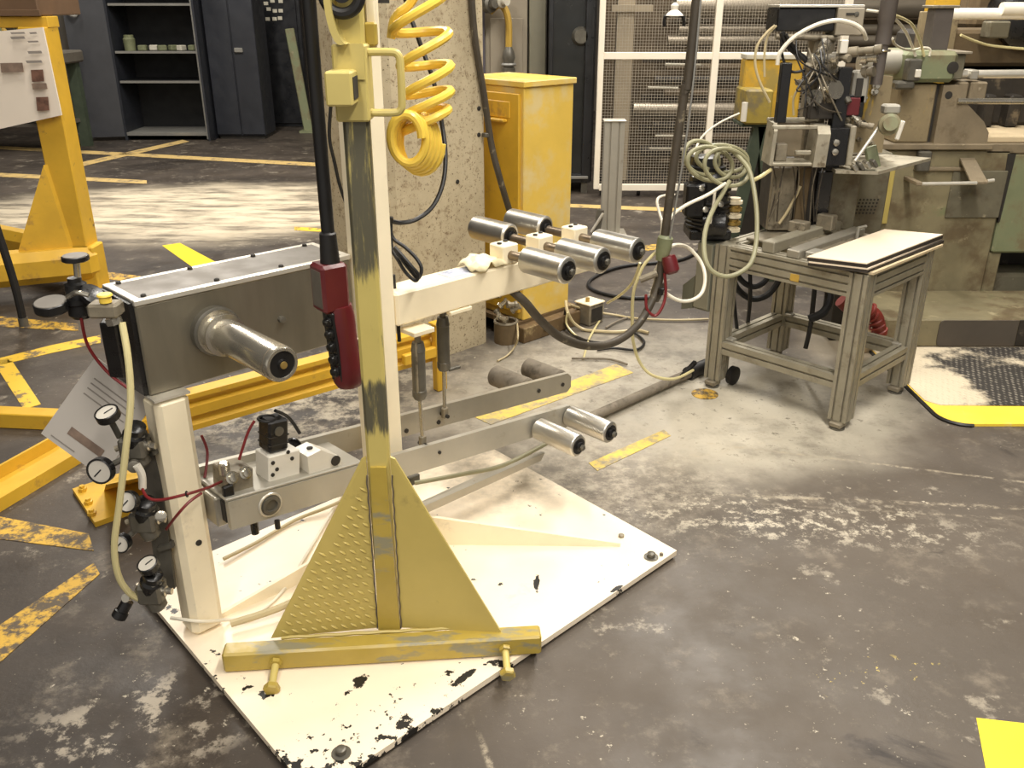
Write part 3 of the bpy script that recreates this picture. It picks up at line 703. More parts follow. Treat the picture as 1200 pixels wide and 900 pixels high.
mp('signal_tube', M().tube([at(236,510,2.25), at(243,530,2.24), at(240,560,2.2)], .004, 8), 'red_tube', None, 'dark red tube')
mp('signal_tube', M().tube([W(-.43,.01,.63), W(-.455,.01,.60), W(-.49,.01,.53)], .004, 8), 'red_tube', None, 'dark red tube')
mp('signal_tube', M().tube([W(-.365,.01,.64), W(-.32,.0,.60), W(-.29,.0,.54)], .005, 8), 'black_cable', None, 'dark tube')

# ------------------------------------------------------------------ yellow stand in front of the post
SX, SY, SZ0 = -.345, 2.06, .03
st = thing('yellow_stand', (SX, SY, SZ0), 'rubbed yellow steel stand with tread-plate gussets standing on the cream base plate', 'stand')
def sp(name, b, m, parent=None, label=None, kind=None): return build(name, b, MT[m], parent or st, label, kind)
ya = math.atan2(.075, .857); ex = Vector((math.cos(ya), math.sin(ya), 0)); ey = Vector((-ex.y, ex.x, 0))
fc = Vector((-.35, 1.978, 0))
fb_ = sp('foot_bar', M().box(fc+Z*.062, (.862,.055,.062), (ex,ey,Z), .006), 'yellow_bar')
sp('weld_bead', M().tube([fc+ex*(-.28+.04*i)+ey*.028+Z*(.094+.002*(i % 2)) for i in range(15)], .005, 6), 'yellow_gusset', fb_)
for k in (-.29, .33):
    p = fc + ex*k - ey*.027 + Z*.062
    bo = sp('levelling_bolt', M().cyl(p+ey*.01, p-ey*.085-Z*.018, .010, n=14), 'yellow_bracket', fb_)
    q = p-ey*.085-Z*.018
    sp('bolt_head', M().lathe(q+ey*.012, -ey-Z*.15, [(0,.016),(.004,.022),(.016,.022),(.020,.018)], 6), 'yellow_bar', bo)
    sp('bolt_nut', M().lathe(p-ey*.001, -ey-Z*.2, [(0,.017),(.012,.017)], 6), 'yellow_bar', bo)
pst = sp('stand_post', M().box((SX, SY, (.03+1.95)/2+.015), (.058,.058,1.95-.03), (ex,ey,Z), .007), 'post')
# gussets: tread plate on the left, smooth plate on the right, both bent back from the post
gy = SY-.033
def gus(sign, x0, name, m, lab):
    a = Vector((SX+sign*x0, 0, 0))
    p1 = Vector((SX+sign*x0, gy, .093)); p2 = Vector((SX+sign*.315, gy-.02 if sign > 0 else gy-.045, .093)); p3 = Vector((SX+sign*x0, gy, .628)); p3b = Vector((SX+sign*(x0+.012), gy, .622))
    return sp(name, M().prism([p1, p2, p3b, p3], Vector((0,.008,0))), m, None, lab), p1, p2, p3
gl, p1, p2, p3 = gus(-1, .028, 'tread_gusset', 'yellow_gusset', 'yellow tread-plate gusset')
gr, q1, q2, q3 = gus(1, .034, 'smooth_gusset', 'yellow_gusset', 'smooth yellow gusset')
lug = M(); e1 = (p2-p1); w_ = e1.length; e1.normalize(); e2 = Z; en = e1.cross(e2).normalized()
if en.y > 0: en = -en
rows = 20
for i in range(rows):
    zz = .018 + i*.0265
    for j in range(12):
        d = .012 + j*.0265 + (i % 2)*.013
        if d > w_*(1-zz/.53)-.018: continue
        sg = 1 if (i+j) % 2 else -1
        dx = (e1*.80 + e2*.60).normalized()
        dy = en.cross(dx)
        c = p1 + e1*d + e2*zz + en*.0015
        vs = [c-dx*.0125, c+dy*.0045, c+dx*.0125, c-dy*.0045, c+en*.0048-dx*.006, c+en*.0048+dx*.006]
        lug.add(vs, [(0,1,4),(1,5,4),(1,2,5),(2,3,5),(3,4,5),(3,0,4)])
sp('raised_tread', lug, 'yellow_gusset', gl, None, 'stuff')
sp('post_cover', M().prism([Vector((SX-.026,gy-.010,.093)), Vector((SX+.034,gy-.010,.093)), Vector((SX+.022,gy-.004,.60)), Vector((SX-.018,gy-.004,.60))], Vector((0,.010,0))), 'yellow_bar')
for xo in (-.029, .036): sp('weld_seam', M().tube([Vector((SX+xo+.002*(k % 2),gy-.006,.095+.0255*k)) for k in range(20)], .0018, 6), 'post_grey')
# clamp head of the stand: sleeve, stub tube, handle, hook plate, wheel
xa, xb = at(391,100,2.02).x, at(431,100,2.02).x
za, zb = at(410,143,2.02).z, at(410,52,2.02).z
slv = sp('sleeve', M().bx(xa, xb, 2.018, 2.102, za, zb, .004), 'yellow_bracket')
sp('wing_plate', M().prism([Vector((xa+.002,2.016,zb-.07)), Vector((xb-.004,2.016,zb-.07)), Vector((xb-.004,2.016,zb+.002)), Vector((xa+.024,2.016,zb+.002))], Vector((0,-.004,0))), 'yellow_bracket', slv)
sa, sb, sc_, sd = at(379,84,1.94).x, at(411,84,1.94).x, at(395,125,1.94).z, at(395,84,1.94).z
stub = sp('stub_tube', M().bx(sa, sb, 1.94, 2.018, sc_, sd, .004), 'yellow_bracket')
sp('stub_mouth', M().bx(sb+.0003, sb+.0018, 1.955, 2.010, sc_+.012, sd-.012), 'groove_dark', stub)
hz1, hz0, hx1 = at(455,61,2.05).z, at(455,132,2.05).z, at(470,95,2.05).x
sp('handle', M().tube([Vector((xb-.004,2.05,hz1)), Vector((hx1-.018,2.05,hz1)), Vector((hx1-.004,2.05,hz1-.006)), Vector((hx1,2.05,hz1-.024)), Vector((hx1,2.05,hz0+.024)), Vector((hx1-.004,2.05,hz0+.006)), Vector((hx1-.018,2.05,hz0)), Vector((xb-.004,2.05,hz0))], .0085, 10, True, 5), 'yellow_bracket')
hk = M(); w0 = Vector((xa+.026, 1.97, zb))
arc = [Vector((w0.x-.028*math.sin(a), 1.985, zb+.10*(1-math.cos(a)))) for a in [PI/2*i/8 for i in range(9)]] + [Vector((w0.x-.030, 1.985, zb+.20))]
arc2 = [p + Vector((.014, 0, .002)) for p in arc]
hk.prism(arc + arc2[::-1], Vector((0,.045,0)))
sp('hook_plate', hk, 'yellow_bracket')
wl = sp('wheel', M().ring(Vector((at(401,0,2.01).x, 2.006, 1.712)), Vector((0,1,.0)), .038, .012, 32, 10), 'black_rubber', None, 'black rubber wheel')
sp('wheel_disc', M().cyl((at(401,0,2.01).x,2.002,1.712),(at(401,0,2.01).x,2.012,1.712), .018, n=28), 'black_plastic', wl)
lx = at(434,40,2.09).x
up_ = sp('latch_block', M().bx(lx-.012, lx+.014, 2.08, 2.11, at(434,54,2.09).z, at(434,26,2.09).z, .004), 'yellow_bar', None, 'scuffed yellow latch')
sp('latch_arm', M().bx(lx-.010, lx+.012, 2.10, 2.13, 1.60, 1.95, .003), 'cream_paint', up_)
sp('back_plate', M().bx(xa+.012, xb-.002, 2.105, 2.117, 1.60, 1.95, .003), 'yellow_bracket')

# ------------------------------------------------------------------ pendant control
pd = thing('pendant_control', (-.455, 2.18, .77), 'dark red push-button pendant hanging on a thick black cable', 'control')
def pp(name, b, m, parent=None, label=None): return build(name, b, MT[m], parent or pd, label)
PX, PY = -.455, 2.18
pp('cable', M().tube([(PX+.006,PY+.03,5.0),(PX+.004,PY+.01,2.4),(PX+.002,PY,1.9),(PX,PY,1.5),(PX+.001,PY,1.15)], .0165, 12), 'black_cable')
pp('strain_relief', M().lathe((PX,PY,1.085), Z, [(0,.026),(.03,.024),(.085,.021),(.09,.016)], 16), 'black_rubber')
hd = pp('head', M().box((PX-.005,PY,1.035), (.074,.072,.125), (Vector((.79,.61,0)),Vector((-.61,.79,0)),Z), .008), 'red_plastic')
pp('label_plate', M().box(Vector((PX-.005,PY,1.035))-Vector((.79,.61,0))*.0375-Vector((-.61,.79,0))*.002, (.002,.050,.095), (Vector((.79,.61,0)),Vector((-.61,.79,0)),Z)), 'lid_grey', hd, 'grey label plate')
aX, aY = Vector((.79,.61,0)), Vector((-.61,.79,0))
gr_ = M()
prof = [(.0,.036),(.03,.040),(.10,.038),(.16,.042),(.20,.044),(.215,.038)]
vs = []
cc = Vector((PX+.012,PY,.985)); dn = Vector((.06,0,-1)).normalized()
gr_.lathe(cc, dn, [(0,.034),(.03,.038),(.10,.036),(.16,.039),(.205,.041),(.222,.032)], 20)
grip = pp('grip', gr_, 'red_plastic')
for k in range(5):
    p = cc + dn*(.035+.034*k) - aX*.034 - aY*.008
    pp('button', M().lathe(p, -aX-aY*.3, [(0,.015),(.008,.015),(.010,.011),(.016,.010),(.018,.007)], 16), 'black_plastic', grip)
pp('button_panel', M().box(cc+dn*.105-aX*.032-aY*.006, (.012,.040,.19), ((aX+aY*.3).normalized(), (aY-aX*.3).normalized(), -dn), .003), 'black_plastic', grip)
pp('side_strip', M().box(cc+dn*.14+aX*.036-aY*.012, (.006,.02,.09), (aX,aY,-dn), .002), 'cream_paint', grip)

# ------------------------------------------------------------------ coiled hose, cables by the post
ch_ = thing('coiled_air_hose', at(492,195,2.75), 'bright yellow coiled air hose hanging beside the cream post', 'hose')
pts = []
path = [(478,-45,2.75,33),(487,0,2.75,32),(495,42,2.75,29),(499,78,2.75,28),(502,108,2.75,26),(502,128,2.75,25),(498,146,2.75,24)]
cen = [(at(x,y,Y), r*.0026) for x,y,Y,r in path]
N = 16; turns = 5.5
for i in range(int(turns*N)+1):
    f = i/(turns*N)*(len(cen)-1); k = min(int(f), len(cen)-2); g = f-k
    c = cen[k][0].lerp(cen[k+1][0], g); r = cen[k][1]*(1-g)+cen[k+1][1]*g
    a = 2*PI*i/N
    pts.append(c + Vector((r*math.cos(a), -r*math.sin(a)*.8, r*.30*math.cos(a))))
build('coil', M().tube(pts, .0135, 9, False), MT['yellow_hose'], ch_)
pts = []
c0_ = at(472,160,2.70); 
for i in range(5*20+1):
    a = 2*PI*i/20; k = i/100
    pts.append(c0_ + Vector((.012+.062*math.cos(a)*(.75+.25*k)+k*.035, -.03+.09*k, .085*math.sin(a)*(.78+.22*k)-k*.03)))
build('hanging_loops', M().tube(pts, .0135, 9, False), MT['yellow_hose'], ch_)
build('coil_end', M().tube([at(458,45,2.74), at(463,20,2.74), at(480,5,2.74), at(495,-20,2.74)], .0125, 8), MT['yellow_hose'], ch_)
t = thing('post_junction_box', at(447,15,2.78), 'small grey junction box on the back of the cream post', 'box')
build('body', M().bst(.05,.115,-.06,.0,1.70,1.90,.004), MT['lid_grey'], t)
build('seal', M().bst(.052,.113,-.058,-.002,1.692,1.70), MT['groove_dark'], t)
t = thing('grey_duct', W(.06,-.04,1.16), 'grey cable duct fixed to the shaded side of the cream post', 'duct')
build('duct_body', M().bst(.046,.088,-.06,-.015,1.17,1.69,.004), MT['post_grey'], t)
build('bottom_plug', M().bst(.050,.084,-.055,-.02,1.15,1.17,.002), MT['dark_metal'], t)
bc = thing('black_cable', W(.07,-.04,1.0), 'thin black cable looped behind the cream post', 'cable')
build('drop', M().tube([at(468,-30,2.9), at(478,10,2.9), at(492,50,2.88), at(508,95,2.85), at(517,140,2.82), at(522,180,2.78), at(519,215,2.74), at(507,242,2.70), at(488,257,2.67), at(470,261,2.65), at(458,259,2.62)], .007, 8), MT['black_cable'], bc)
build('loop', M().tube([at(457,256,2.62), at(460,278,2.61), at(475,290,2.60), at(488,303,2.59), at(494,315,2.58), at(490,326,2.57), at(482,318,2.57), at(470,303,2.57), at(462,290,2.58), at(470,298,2.57), at(482,312,2.56), at(490,322,2.56), at(487,329,2.56), at(476,320,2.57), at(466,304,2.58), at(459,290,2.6), at(458,262,2.62)], .0055, 8), MT['black_cable'], bc)
build('cable_clip', M().box(at(457,258,2.61), (.02,.02,.02), None, .003), MT['black_plastic'], bc)
build('tail', M().tube([at(461,322,2.60), at(463,345,2.60), at(466,372,2.60), at(468,400,2.60)], .006, 8), MT['black_cable'], bc)
t = thing('thin_cable', at(388,100,2.3), 'thin dark cable hanging in a bow left of the yellow post', 'cable')
build('cable_run', M().tube([at(388,120,2.6), at(386,160,2.6), at(392,190,2.6), at(399,220,2.6), at(410,250,2.6)], .005, 8), MT['black_cable'], t)
# rag on the arm
rg = M(); n = 11
for i in range(n):
    for j in range(n):
        a, b = i/(n-1), j/(n-1); s = .36+.13*a+.01*math.sin(b*7); tt = -.045+.105*b
        z = .903 + .010*abs(math.sin(a*9+b*4)) + .012*abs(math.sin(b*8-a*3))*(1-abs(b-.5)) + (.016*(1-(2*a-1)**2))
        if b > .92: z -= .02*(.5+.5*math.sin(a*11))
        rg.v.append(W(s, tt+.006*math.sin(a*8), z))
for i in range(n-1):
    for j in range(n-1): rg.f.append((i*n+j, (i+1)*n+j, (i+1)*n+j+1, i*n+j+1))
o = build('rag', rg, MT['cloth']); tag(o, 'crumpled cream rag lying on top of the cream arm', 'rag')
md = o.modifiers.new('thickness', 'SOLIDIFY'); md.thickness = .003; md.offset = 1

# hanging paper on the box
t = thing('hanging_sheet', at(105,500,2.24), 'grey printed sheet hanging askew from the end of the steel box', 'paper')
pA, pB, pC, pD = at(112,418,2.24), at(48,508,2.22), at(120,560,2.18), at(182,470,2.20)
build('sheet', M().prism([pA,pB,pC,pD], Vector((0,.0015,0))), MT['paper'], t)
def sheet_quad(u0,u1,v0,v1,off=.002):
    f = lambda u,v: (pA*(1-u)+pD*u)*(1-v)+(pB*(1-u)+pC*u)*v + Vector((0,-off,0))
    return [f(u0,v0), f(u1,v0), f(u1,v1), f(u0,v1)]
for v_ in (.18,.24,.30,.37): build('printed_line', M().prism(sheet_quad(.15,.85-.1*v_,v_,v_+.012), Vector((0,.0008,0))), MT['ink_grey'], t)
build('printed_line', M().prism(sheet_quad(.12,.5,.94,.952), Vector((0,.0008,0))), MT['ink_grey'], t)
build('printed_bar', M().prism(sheet_quad(.28,.82,.74,.83), Vector((0,.0008,0))), MT['photo_bar'], t)

# ================================================================== yellow frames on the left
def yf(name, b, parent, m='yellow_frame', label=None): return build(name, b, MT[m], parent, label)
lf = thing('yellow_sign_frame', (-2.72, 5.45, 0), 'tall yellow steel post with gusset plates carrying the white sign', 'frame')
YX, YY = -2.70, 5.50
yf('post', M().bx(YX-.085, YX+.075, YY-.08, YY+.08, .16, 1.56, .006), lf)
yf('base_tube', M().bar(Vector((YX+.11,YY-.03,.20)), Vector((YX-1.15,YY-.55,.20)), .20, .20, Z, .05), lf)
yf('base_tube', M().bar(Vector((YX-.03,YY+.05,.21)), Vector((YX-1.0,YY+.62,.21)), .17, .17, Z, .05), lf)
yf('support_foot', M().bx(YX-1.12,YX-.98,YY-.60,YY-.42,0,.12,.01), lf)
yf('support_foot', M().bx(YX-1.0,YX-.9,YY+.5,YY+.66,0,.14,.01), lf)
yf('foot_plate', M().bx(YX-.06, YX+.16, YY-.17, YY+.08, 0, .02, .004), lf)
yf('leg_end', M().bx(YX-.02, YX+.115, YY-.10, YY+.06, .02, .30, .008), lf)
def gp(p): return yf('gusset', M().prism(p, Vector((.02,.03,0))), lf)
gp([Vector((YX-.02,YY-.10,.28)), Vector((YX-.30,YY-.20,.28)), Vector((YX-.08,YY-.10,.80))])
gp([Vector((YX-.09,YY+.08,.28)), Vector((YX-.42,YY+.30,.28)), Vector((YX-.09,YY+.08,.80))])
yf('top_rail', M().bar(Vector((YX+.08,YY+.02,1.585)), Vector((YX-1.2,YY-.0,1.585)), .14, .06, Z, .004), lf)
sg = thing('white_sign', at(32,150,5.32), 'white instruction sign with small brown photographs fixed to the yellow post', 'sign')
sA, sB, sC, sD = at(-40,40,5.34), at(-40,160,5.34), at(72,135,5.36), at(50,32,5.38)
yfm = lambda n,b,m,p=None,l=None: build(n, b, MT[m], p or sg, l)
yfm('panel', M().prism([sA,sB,sC,sD], Vector((0,.012,0))), 'sign_paper')
def sq(x0,y0,x1,y1):
    k = -.004
    return [at(x0,y0,5.335), at(x1,y0-.5,5.335), at(x1+1.5,y1-.5,5.335), at(x0+1.5,y1,5.335)]
for (x0,y0,x1,y1,m) in ((0,74,26,85,'photo_bar'),(36,82,50,96,'photo_brown'),(37,98,54,105,'photo_bar'),(42,114,56,130,'photo_brown')):
    yfm('photograph', M().prism(sq(x0,y0,x1,y1), Vector((0,.004,0))), m)
for (x0,y0,x1,y1) in ((12,38,28,40),(34,38,42,40),(12,43,28,46),(32,48,44,50),(32,60,48,63),(30,71,48,74)):
    yfm('text_line', M().prism(sq(x0,y0,x1,y1), Vector((0,.004,0))), 'ink_grey')
t = thing('brown_box', at(-20,22,5.3), 'brown wooden box resting on the yellow frame above the white sign', 'box')
build('box_body', M().bx(YX-1.2, YX+.055, YY-.08, YY+.45, 1.617, 2.1, .006), MT['brown_bin'], t)
build('box_lip', M().bx(YX-1.2, YX+.065, YY-.09, YY-.08, 1.617, 1.65, .002), MT['brown_bin'], t)
t = thing('black_rod', at(28,380,4.85), 'black rubber hose hanging to the floor at the left of the yellow tube', 'hose')
p_ = fl(28,380,.01)
build('hose_body', M().tube([p_, Vector((p_.x-.005,p_.y,.3)), Vector((p_.x-.06,p_.y,.9)), Vector((p_.x-.10,p_.y,1.7))], .022, 10), MT['black_rubber'], t)
build('hose_end', M().cyl(Vector((p_.x,p_.y,0)), Vector((p_.x,p_.y,.05)), .026, n=14), MT['dark_metal'], t)

# low double-ridged guard rail behind the machine
gr2 = thing('guard_rail', (-.95, 3.85, 0), 'low yellow ridged guard rail running behind the stainless box', 'rail')
g0 = Vector((-1.42, 3.035, .14)); g1 = Vector((-.36, 3.925, .14)); gd = (g1-g0).normalized(); gn = Vector((gd.y,-gd.x,0))
prof = [(0,.0),(0,.022),(-.02,.034),(-.02,.048),(0,.060),(0,.098),(-.024,.108),(-.024,.122),(0,.132),(0,.152),(-.07,.152),(-.07,0)]
yf('rail_beam', M().prism([g0+gn*a+Z*h for a,h in prof], g1-g0), gr2)
ge = Vector((g1.x, g1.y, 0)) - gn*-.03
yf('rail_end_post', M().box(ge+Z*.165, (.055,.045,.33), (gd,gn,Z), .005), gr2)
yf('rail_cap', M().box(ge+Z*.334, (.07,.06,.010), (gd,gn,Z), .003), gr2)
yf('rail_tie', M().box(ge-gd*.10+gn*.002+Z*.20, (.20,.03,.05), (gd,gn,Z), .004), gr2)
gf = thing('yellow_floor_channel', fl(50,560), 'yellow steel channel lying on the floor below the hanging sheet', 'channel')
a0, a1 = fl(-40,622), fl(112,530); ad = (a1-a0).normalized(); an_ = Vector((-ad.y, ad.x, 0))
yf('web', M().prism([a0+an_*.0, a0+an_*.17, a0+an_*.17+Z*.012, a0+Z*.012], a1-a0), gf)
yf('flange', M().prism([a0, a0-an_*.012, a0-an_*.012+Z*.05, a0+Z*.05], a1-a0), gf)
yf('flange', M().prism([a0+an_*.17, a0+an_*.182, a0+an_*.182+Z*.06, a0+an_*.17+Z*.06], a1-a0), gf)
gc = thing('yellow_cross_channel', fl(20,500), 'short yellow beam on the floor left of the hanging sheet', 'beam')
b0, b1 = fl(-40,500), fl(110,507)
yf('beam_body', M().bar(b0+Z*.035+Vector((0,.04,0)), b1+Z*.035+Vector((0,.04,0)), .08, .07, Z, .004), gc)
ff_ = gr2                      # the rail's left foot, bolted to the slab
p0 = fl(104,608); 
yf('foot_plate', M().prism([fl(86,578), fl(112,618), fl(196,588), fl(176,548)], Z*.02), ff_)
yf('upright', M().prism([fl(122,575,.02), fl(184,560,.02), fl(182,556,.22), fl(124,568,.22)], Vector((.02,.06,0))), ff_)
for (x,y) in ((97,575),(104,590),(108,603)):
    q = fl(x,y,.02); yf('anchor_bolt', M().lathe(q, Z, [(0,.016),(.012,.016),(.013,.010),(.022,.010)], 6), ff_)

# ================================================================== cabinets and bench far left
oc = thing('open_cabinet', (-4.5, 12.3, 0), 'dark blue-grey steel cabinet standing open with shelves showing', 'cabinet')
def oo(n,b,m,p=None,l=None): return build(n, b, MT[m], p or oc, l)
X0, X1, YF, YB, HT = -5.06, -3.98, 12.12, 12.75, 2.05
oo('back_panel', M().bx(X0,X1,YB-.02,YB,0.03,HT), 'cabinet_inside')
oo('side_panel', M().bx(X0-.03,X0,YF,YB,0,HT), 'blue_cabinet'); oo('side_panel', M().bx(X1,X1+.05,YF,YB,0,HT), 'blue_cabinet')
oo('top_panel', M().bx(X0,X1,YF,YB,HT-.03,HT), 'blue_cabinet'); oo('bottom_panel', M().bx(X0,X1,YF,YB,.06,.10), 'shelf_edge')
for zz in (.74, 1.10, 1.66):
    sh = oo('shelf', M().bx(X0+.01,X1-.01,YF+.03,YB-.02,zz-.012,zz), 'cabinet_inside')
    oo('shelf_lip', M().bx(X0+.01,X1-.01,YF+.02,YF+.03,zz-.025,zz+.004), 'shelf_edge', sh)
d_ = oo('door', M().prism([Vector((X0-.03,YF,.05)), Vector((X0-.50,YF-.12,.05)), Vector((X0-.50,YF-.12,HT)), Vector((X0-.03,YF,HT))], Vector((-.01,.03,0))), 'grey_cabinet_door', None, 'grey-blue swung-open door')
oo('door_handle', M().tube([Vector((X0-.43,YF-.13,1.58)),Vector((X0-.40,YF-.17,1.54)),Vector((X0-.34,YF-.15,1.52)),Vector((X0-.31,YF-.11,1.58))], .02, 8), 'shelf_edge', d_)
oo('hinge_rail', M().bx(X1-.02,X1,YF-.05,YF,.02,HT), 'shelf_edge')
oo('door', M().prism([Vector((X1+.05,YF,.05)), Vector((X1+.12,YF-.42,.05)), Vector((X1+.12,YF-.42,HT)), Vector((X1+.05,YF,HT))], Vector((.025,0,0))), 'blue_cabinet')
cc2 = thing('closed_cabinet', (-3.4, 12.4, 0), 'dark blue steel cabinet with closed doors beside the open one', 'cabinet')
build('cabinet_body', M().bx(-3.90,-3.27,12.24,12.8,.04,2.05,.008), MT['blue_cabinet'], cc2)
build('door', M().bx(-3.90,-3.585,12.215,12.24,.06,2.02,.006), MT['blue_cabinet'], cc2); build('door', M().bx(-3.57,-3.27,12.215,12.24,.06,2.02,.006), MT['blue_cabinet'], cc2)
build('latch', M().bx(-3.55,-3.44,12.18,12.215,1.08,1.14,.01), MT['shelf_edge'], cc2)
build('plinth', M().bx(-3.88,-3.29,12.26,12.78,0,.04), MT['groove_dark'], cc2)
dc = thing('dark_door_cabinet', (-3.0, 13.4, 0), 'nearly black tall cabinet with white notes behind the closed cabinet', 'cabinet')
build('cabinet_body', M().bx(-3.7,-2.95,13.5,14.0,0,2.2,.01), MT['dark_door'], dc)
build('door', M().bx(-3.66,-3.0,13.47,13.5,.05,2.1,.006), MT['dark_door'], dc)
rnd = random.Random(4)
for i in range(9):
    x, z = -3.42+.09*(i % 3)+rnd.uniform(-.02,.02), 1.45+.10*(i//3)+rnd.uniform(-.02,.02)
    build('note', M().bx(x,x+.06,13.462,13.47,z,z+.045), MT['clutter_white'], dc)
t = thing('green_hand_truck', (-2.6, 12.9, 0), 'pale green steel strut standing beside the dark cabinet', 'strut')
build('strut', M().bar(Vector((-2.84,12.9,.0)), Vector((-2.98,12.9,1.35)), .12, .05, Vector((0,1,0)), .01), MT['machine_pale'], t)
build('strut_foot', M().bx(-2.95,-2.7,12.8,13.0,0,.03), MT['machine_pale'], t)
# things on the upper shelf of the open cabinet
o = build('jar', M().lathe((-4.92,12.32,1.10), Z, [(0,.07),(.14,.075),(.16,.06),(.19,.06)], 14), MT['clutter_green']); tag(o, 'greenish jar at the left end of the cabinet shelf', 'jar')
for i in range(6):
    x = -4.76+.125*i
    o = build('metal_part', M().box((x,12.32+.05*(i % 2),1.10+.032), (.11,.085,.07), (Vector((math.cos(i*.3),math.sin(i*.3),0)),Vector((-math.sin(i*.3),math.cos(i*.3),0)),Z), .012), MT['clutter_white' if i % 3 == 1 else 'clutter_green'])
    tag(o, ('leftmost','second','third','fourth','fifth','rightmost')[i] + ' of the six small loose parts in a row on the open cabinet shelf', 'part', 'loose parts on the cabinet shelf')
# bench behind the sign
bn = thing('workbench', (-5.9, 11.2, 0), 'grey-topped green workbench between the white sign and the open cabinet', 'bench')
build('bench_top', M().bx(-6.6,-5.28,10.95,11.75,1.0,1.14,.02), MT['desk_grey'], bn)
build('leg', M().bx(-5.45,-5.33,11.0,11.12,0,1.0), MT['desk_green'], bn); build('leg', M().bx(-6.5,-6.38,11.0,11.12,0,1.0), MT['desk_green'], bn)
build('leg', M().bx(-5.45,-5.33,11.6,11.7,0,1.0), MT['desk_green'], bn)
build('brace', M().bar(Vector((-5.40,11.06,.25)), Vector((-6.35,11.06,.85)), .08, .05, Vector((0,1,0))), MT['desk_green'], bn)
build('low_shelf', M().bx(-6.5,-5.4,11.1,11.6,.30,.34), MT['desk_grey'], bn)
o = build('carton', M().bx(-5.95,-5.55,11.05,11.35,.60,.80,.01), MT['clutter_white']); 
o = tag(o, 'white carton under the bench top', 'carton')
build('carton_shelf', M().bx(-6.4,-5.45,11.05,11.6,.56,.60), MT['desk_green'], bn)
t = thing('green_bundle', (-5.85, 11.3, 1.14), 'tangled yellow-green pipes heaped on the workbench', 'pipes')
for i in range(7):
    a = i*1.1; build('pipe', M().tube([Vector((-5.9+.1*math.cos(a),11.3,1.17)), Vector((-5.9+.25*math.cos(a*1.3),11.3+.1*math.sin(a),1.35+.03*i)), Vector((-5.95+.2*math.sin(a*2),11.3,1.62+.04*(i % 3)))], .028, 7), MT['clutter_green' if i % 2 else 'plug_yellow'], t)
build('bundle_pad', M().bx(-6.05,-5.72,11.18,11.45,1.14,1.20,.02), MT['desk_green'], t)
t = thing('grey_upright', (-5.45, 11.9, 0), 'grey machine column rising behind the workbench', 'column')
build('column_body', M().bx(-6.0,-5.62,12.4,12.65,0,2.4,.02), MT['desk_grey'], t)
build('column_base', M().bx(-6.05,-5.58,12.35,12.7,0,.06,.01), MT['desk_grey'], t)

# ================================================================== yellow cabinet behind the pillar
yc = thing('yellow_cabinet', (.06, 4.85, 0), 'tall yellow steel cabinet standing behind the concrete pillar', 'cabinet')
k0 = Vector((.06,4.605,0)); kn = Vector((-U.y,U.x,0)); kw, kd, kh = .36, .50, 1.335
def yb(a0,a1,b0,b1,z0,z1,bev=0): return M().box(k0+U*((a0+a1)/2)+kn*((b0+b1)/2)+Z*((z0+z1)/2), (a1-a0,b1-b0,z1-z0), (U,kn,Z), bev)
build('cabinet_body', yb(0,kw,0,kd,.10,kh-.03,.004), MT['yellow_cabinet'], yc)
build('cabinet_top', yb(-.012,kw+.012,-.012,kd,kh-.03,kh,.004), MT['yellow_cabinet'], yc)
dr = build('door', yb(-.018,0,.02,kd-.02,.14,kh-.06,.004), MT['yellow_frame'], yc)
build('drawer_handle', yb(-.05,-.018,.10,kd-.06,kh-.20,kh-.185,.004), MT['yellow_frame'], dr)
build('handle_recess', yb(-.024,-.018,.08,kd-.05,kh-.18,kh-.10,.003), MT['yellow_frame'], dr)
sk = build('skid', yb(-.06,.39,-.07,-.005,.0,.085,.004), MT['skid_steel'], yc, 'rusty steel skid')
build('skid', yb(-.06,.39,kd-.07,kd,0,.085,.004), MT['skid_steel'], yc, 'rusty steel skid')
build('deck', yb(-.05,.42,-.005,kd-.07,.075,.10), MT['skid_steel'], yc)
build('skid_bolt', M().lathe(k0+U*.10-kn*.0705+Z*.05, -kn, [(0,.014),(.008,.014),(.01,.008)], 8), MT['dusty_steel'], sk)
t = thing('electrical_box_end', k0+U*.52-kn*.02, 'dusty open junction box at the end of the skid', 'box')
q = k0+U*.36-kn*.075
build('box_body', M().box(q+Z*.06+U*.1, (.12,.11,.12), (U,kn,Z), .006), MT['dusty_steel'], t)
build('box_mouth', M().box(q+Z*.06+U*.1-kn*.0555, (.09,.003,.08), (U,kn,Z)), MT['groove_dark'], t)
build('box_lid', M().box(q+Z*.124+U*.1, (.13,.12,.008), (U,kn,Z), .002), MT['cream_arm'], t)
build('gland', M().cyl(q+Z*.125+U*.08, q+Z*.15+U*.08, .012, n=10), MT['brass'], t)
dv = thing('floor_fitting', fl(593,402), 'rusty floor cup with a heap of steel fittings at the pillar foot', 'valve')
q = fl(593,400)
build('cup', M().lathe(q, Z, [(0,.065),(.11,.065),(.115,.058),(.09,.055)], 20), MT['weathered_wood'], dv, 'rusty brown cup')
build('flange_ring', M().ring(q+Z*.115, Z, .06, .008, 20, 6), MT['dusty_steel'], dv)
rr = random.Random(3)
for i in range(6):
    c = q+Vector((rr.uniform(-.045,.03),rr.uniform(-.03,.03),.13+.022*i)); d = Vector((rr.uniform(-1,1),rr.uniform(-1,1),rr.uniform(-.5,1)))
    build('fitting', M().lathe(c, d, [(0,.020),(.012,.020),(.014,.013),(.04,.013),(.042,.018),(.055,.018)], 10), MT['chrome' if i % 2 else 'dusty_steel'], dv)
build('wire', M().tube([q+Vector((.06,-.02,.11)), fl(607,395,.09), fl(604,405,.03), fl(595,416,.01), fl(583,423,.008)], .005, 6), MT['beige_tube'], dv)

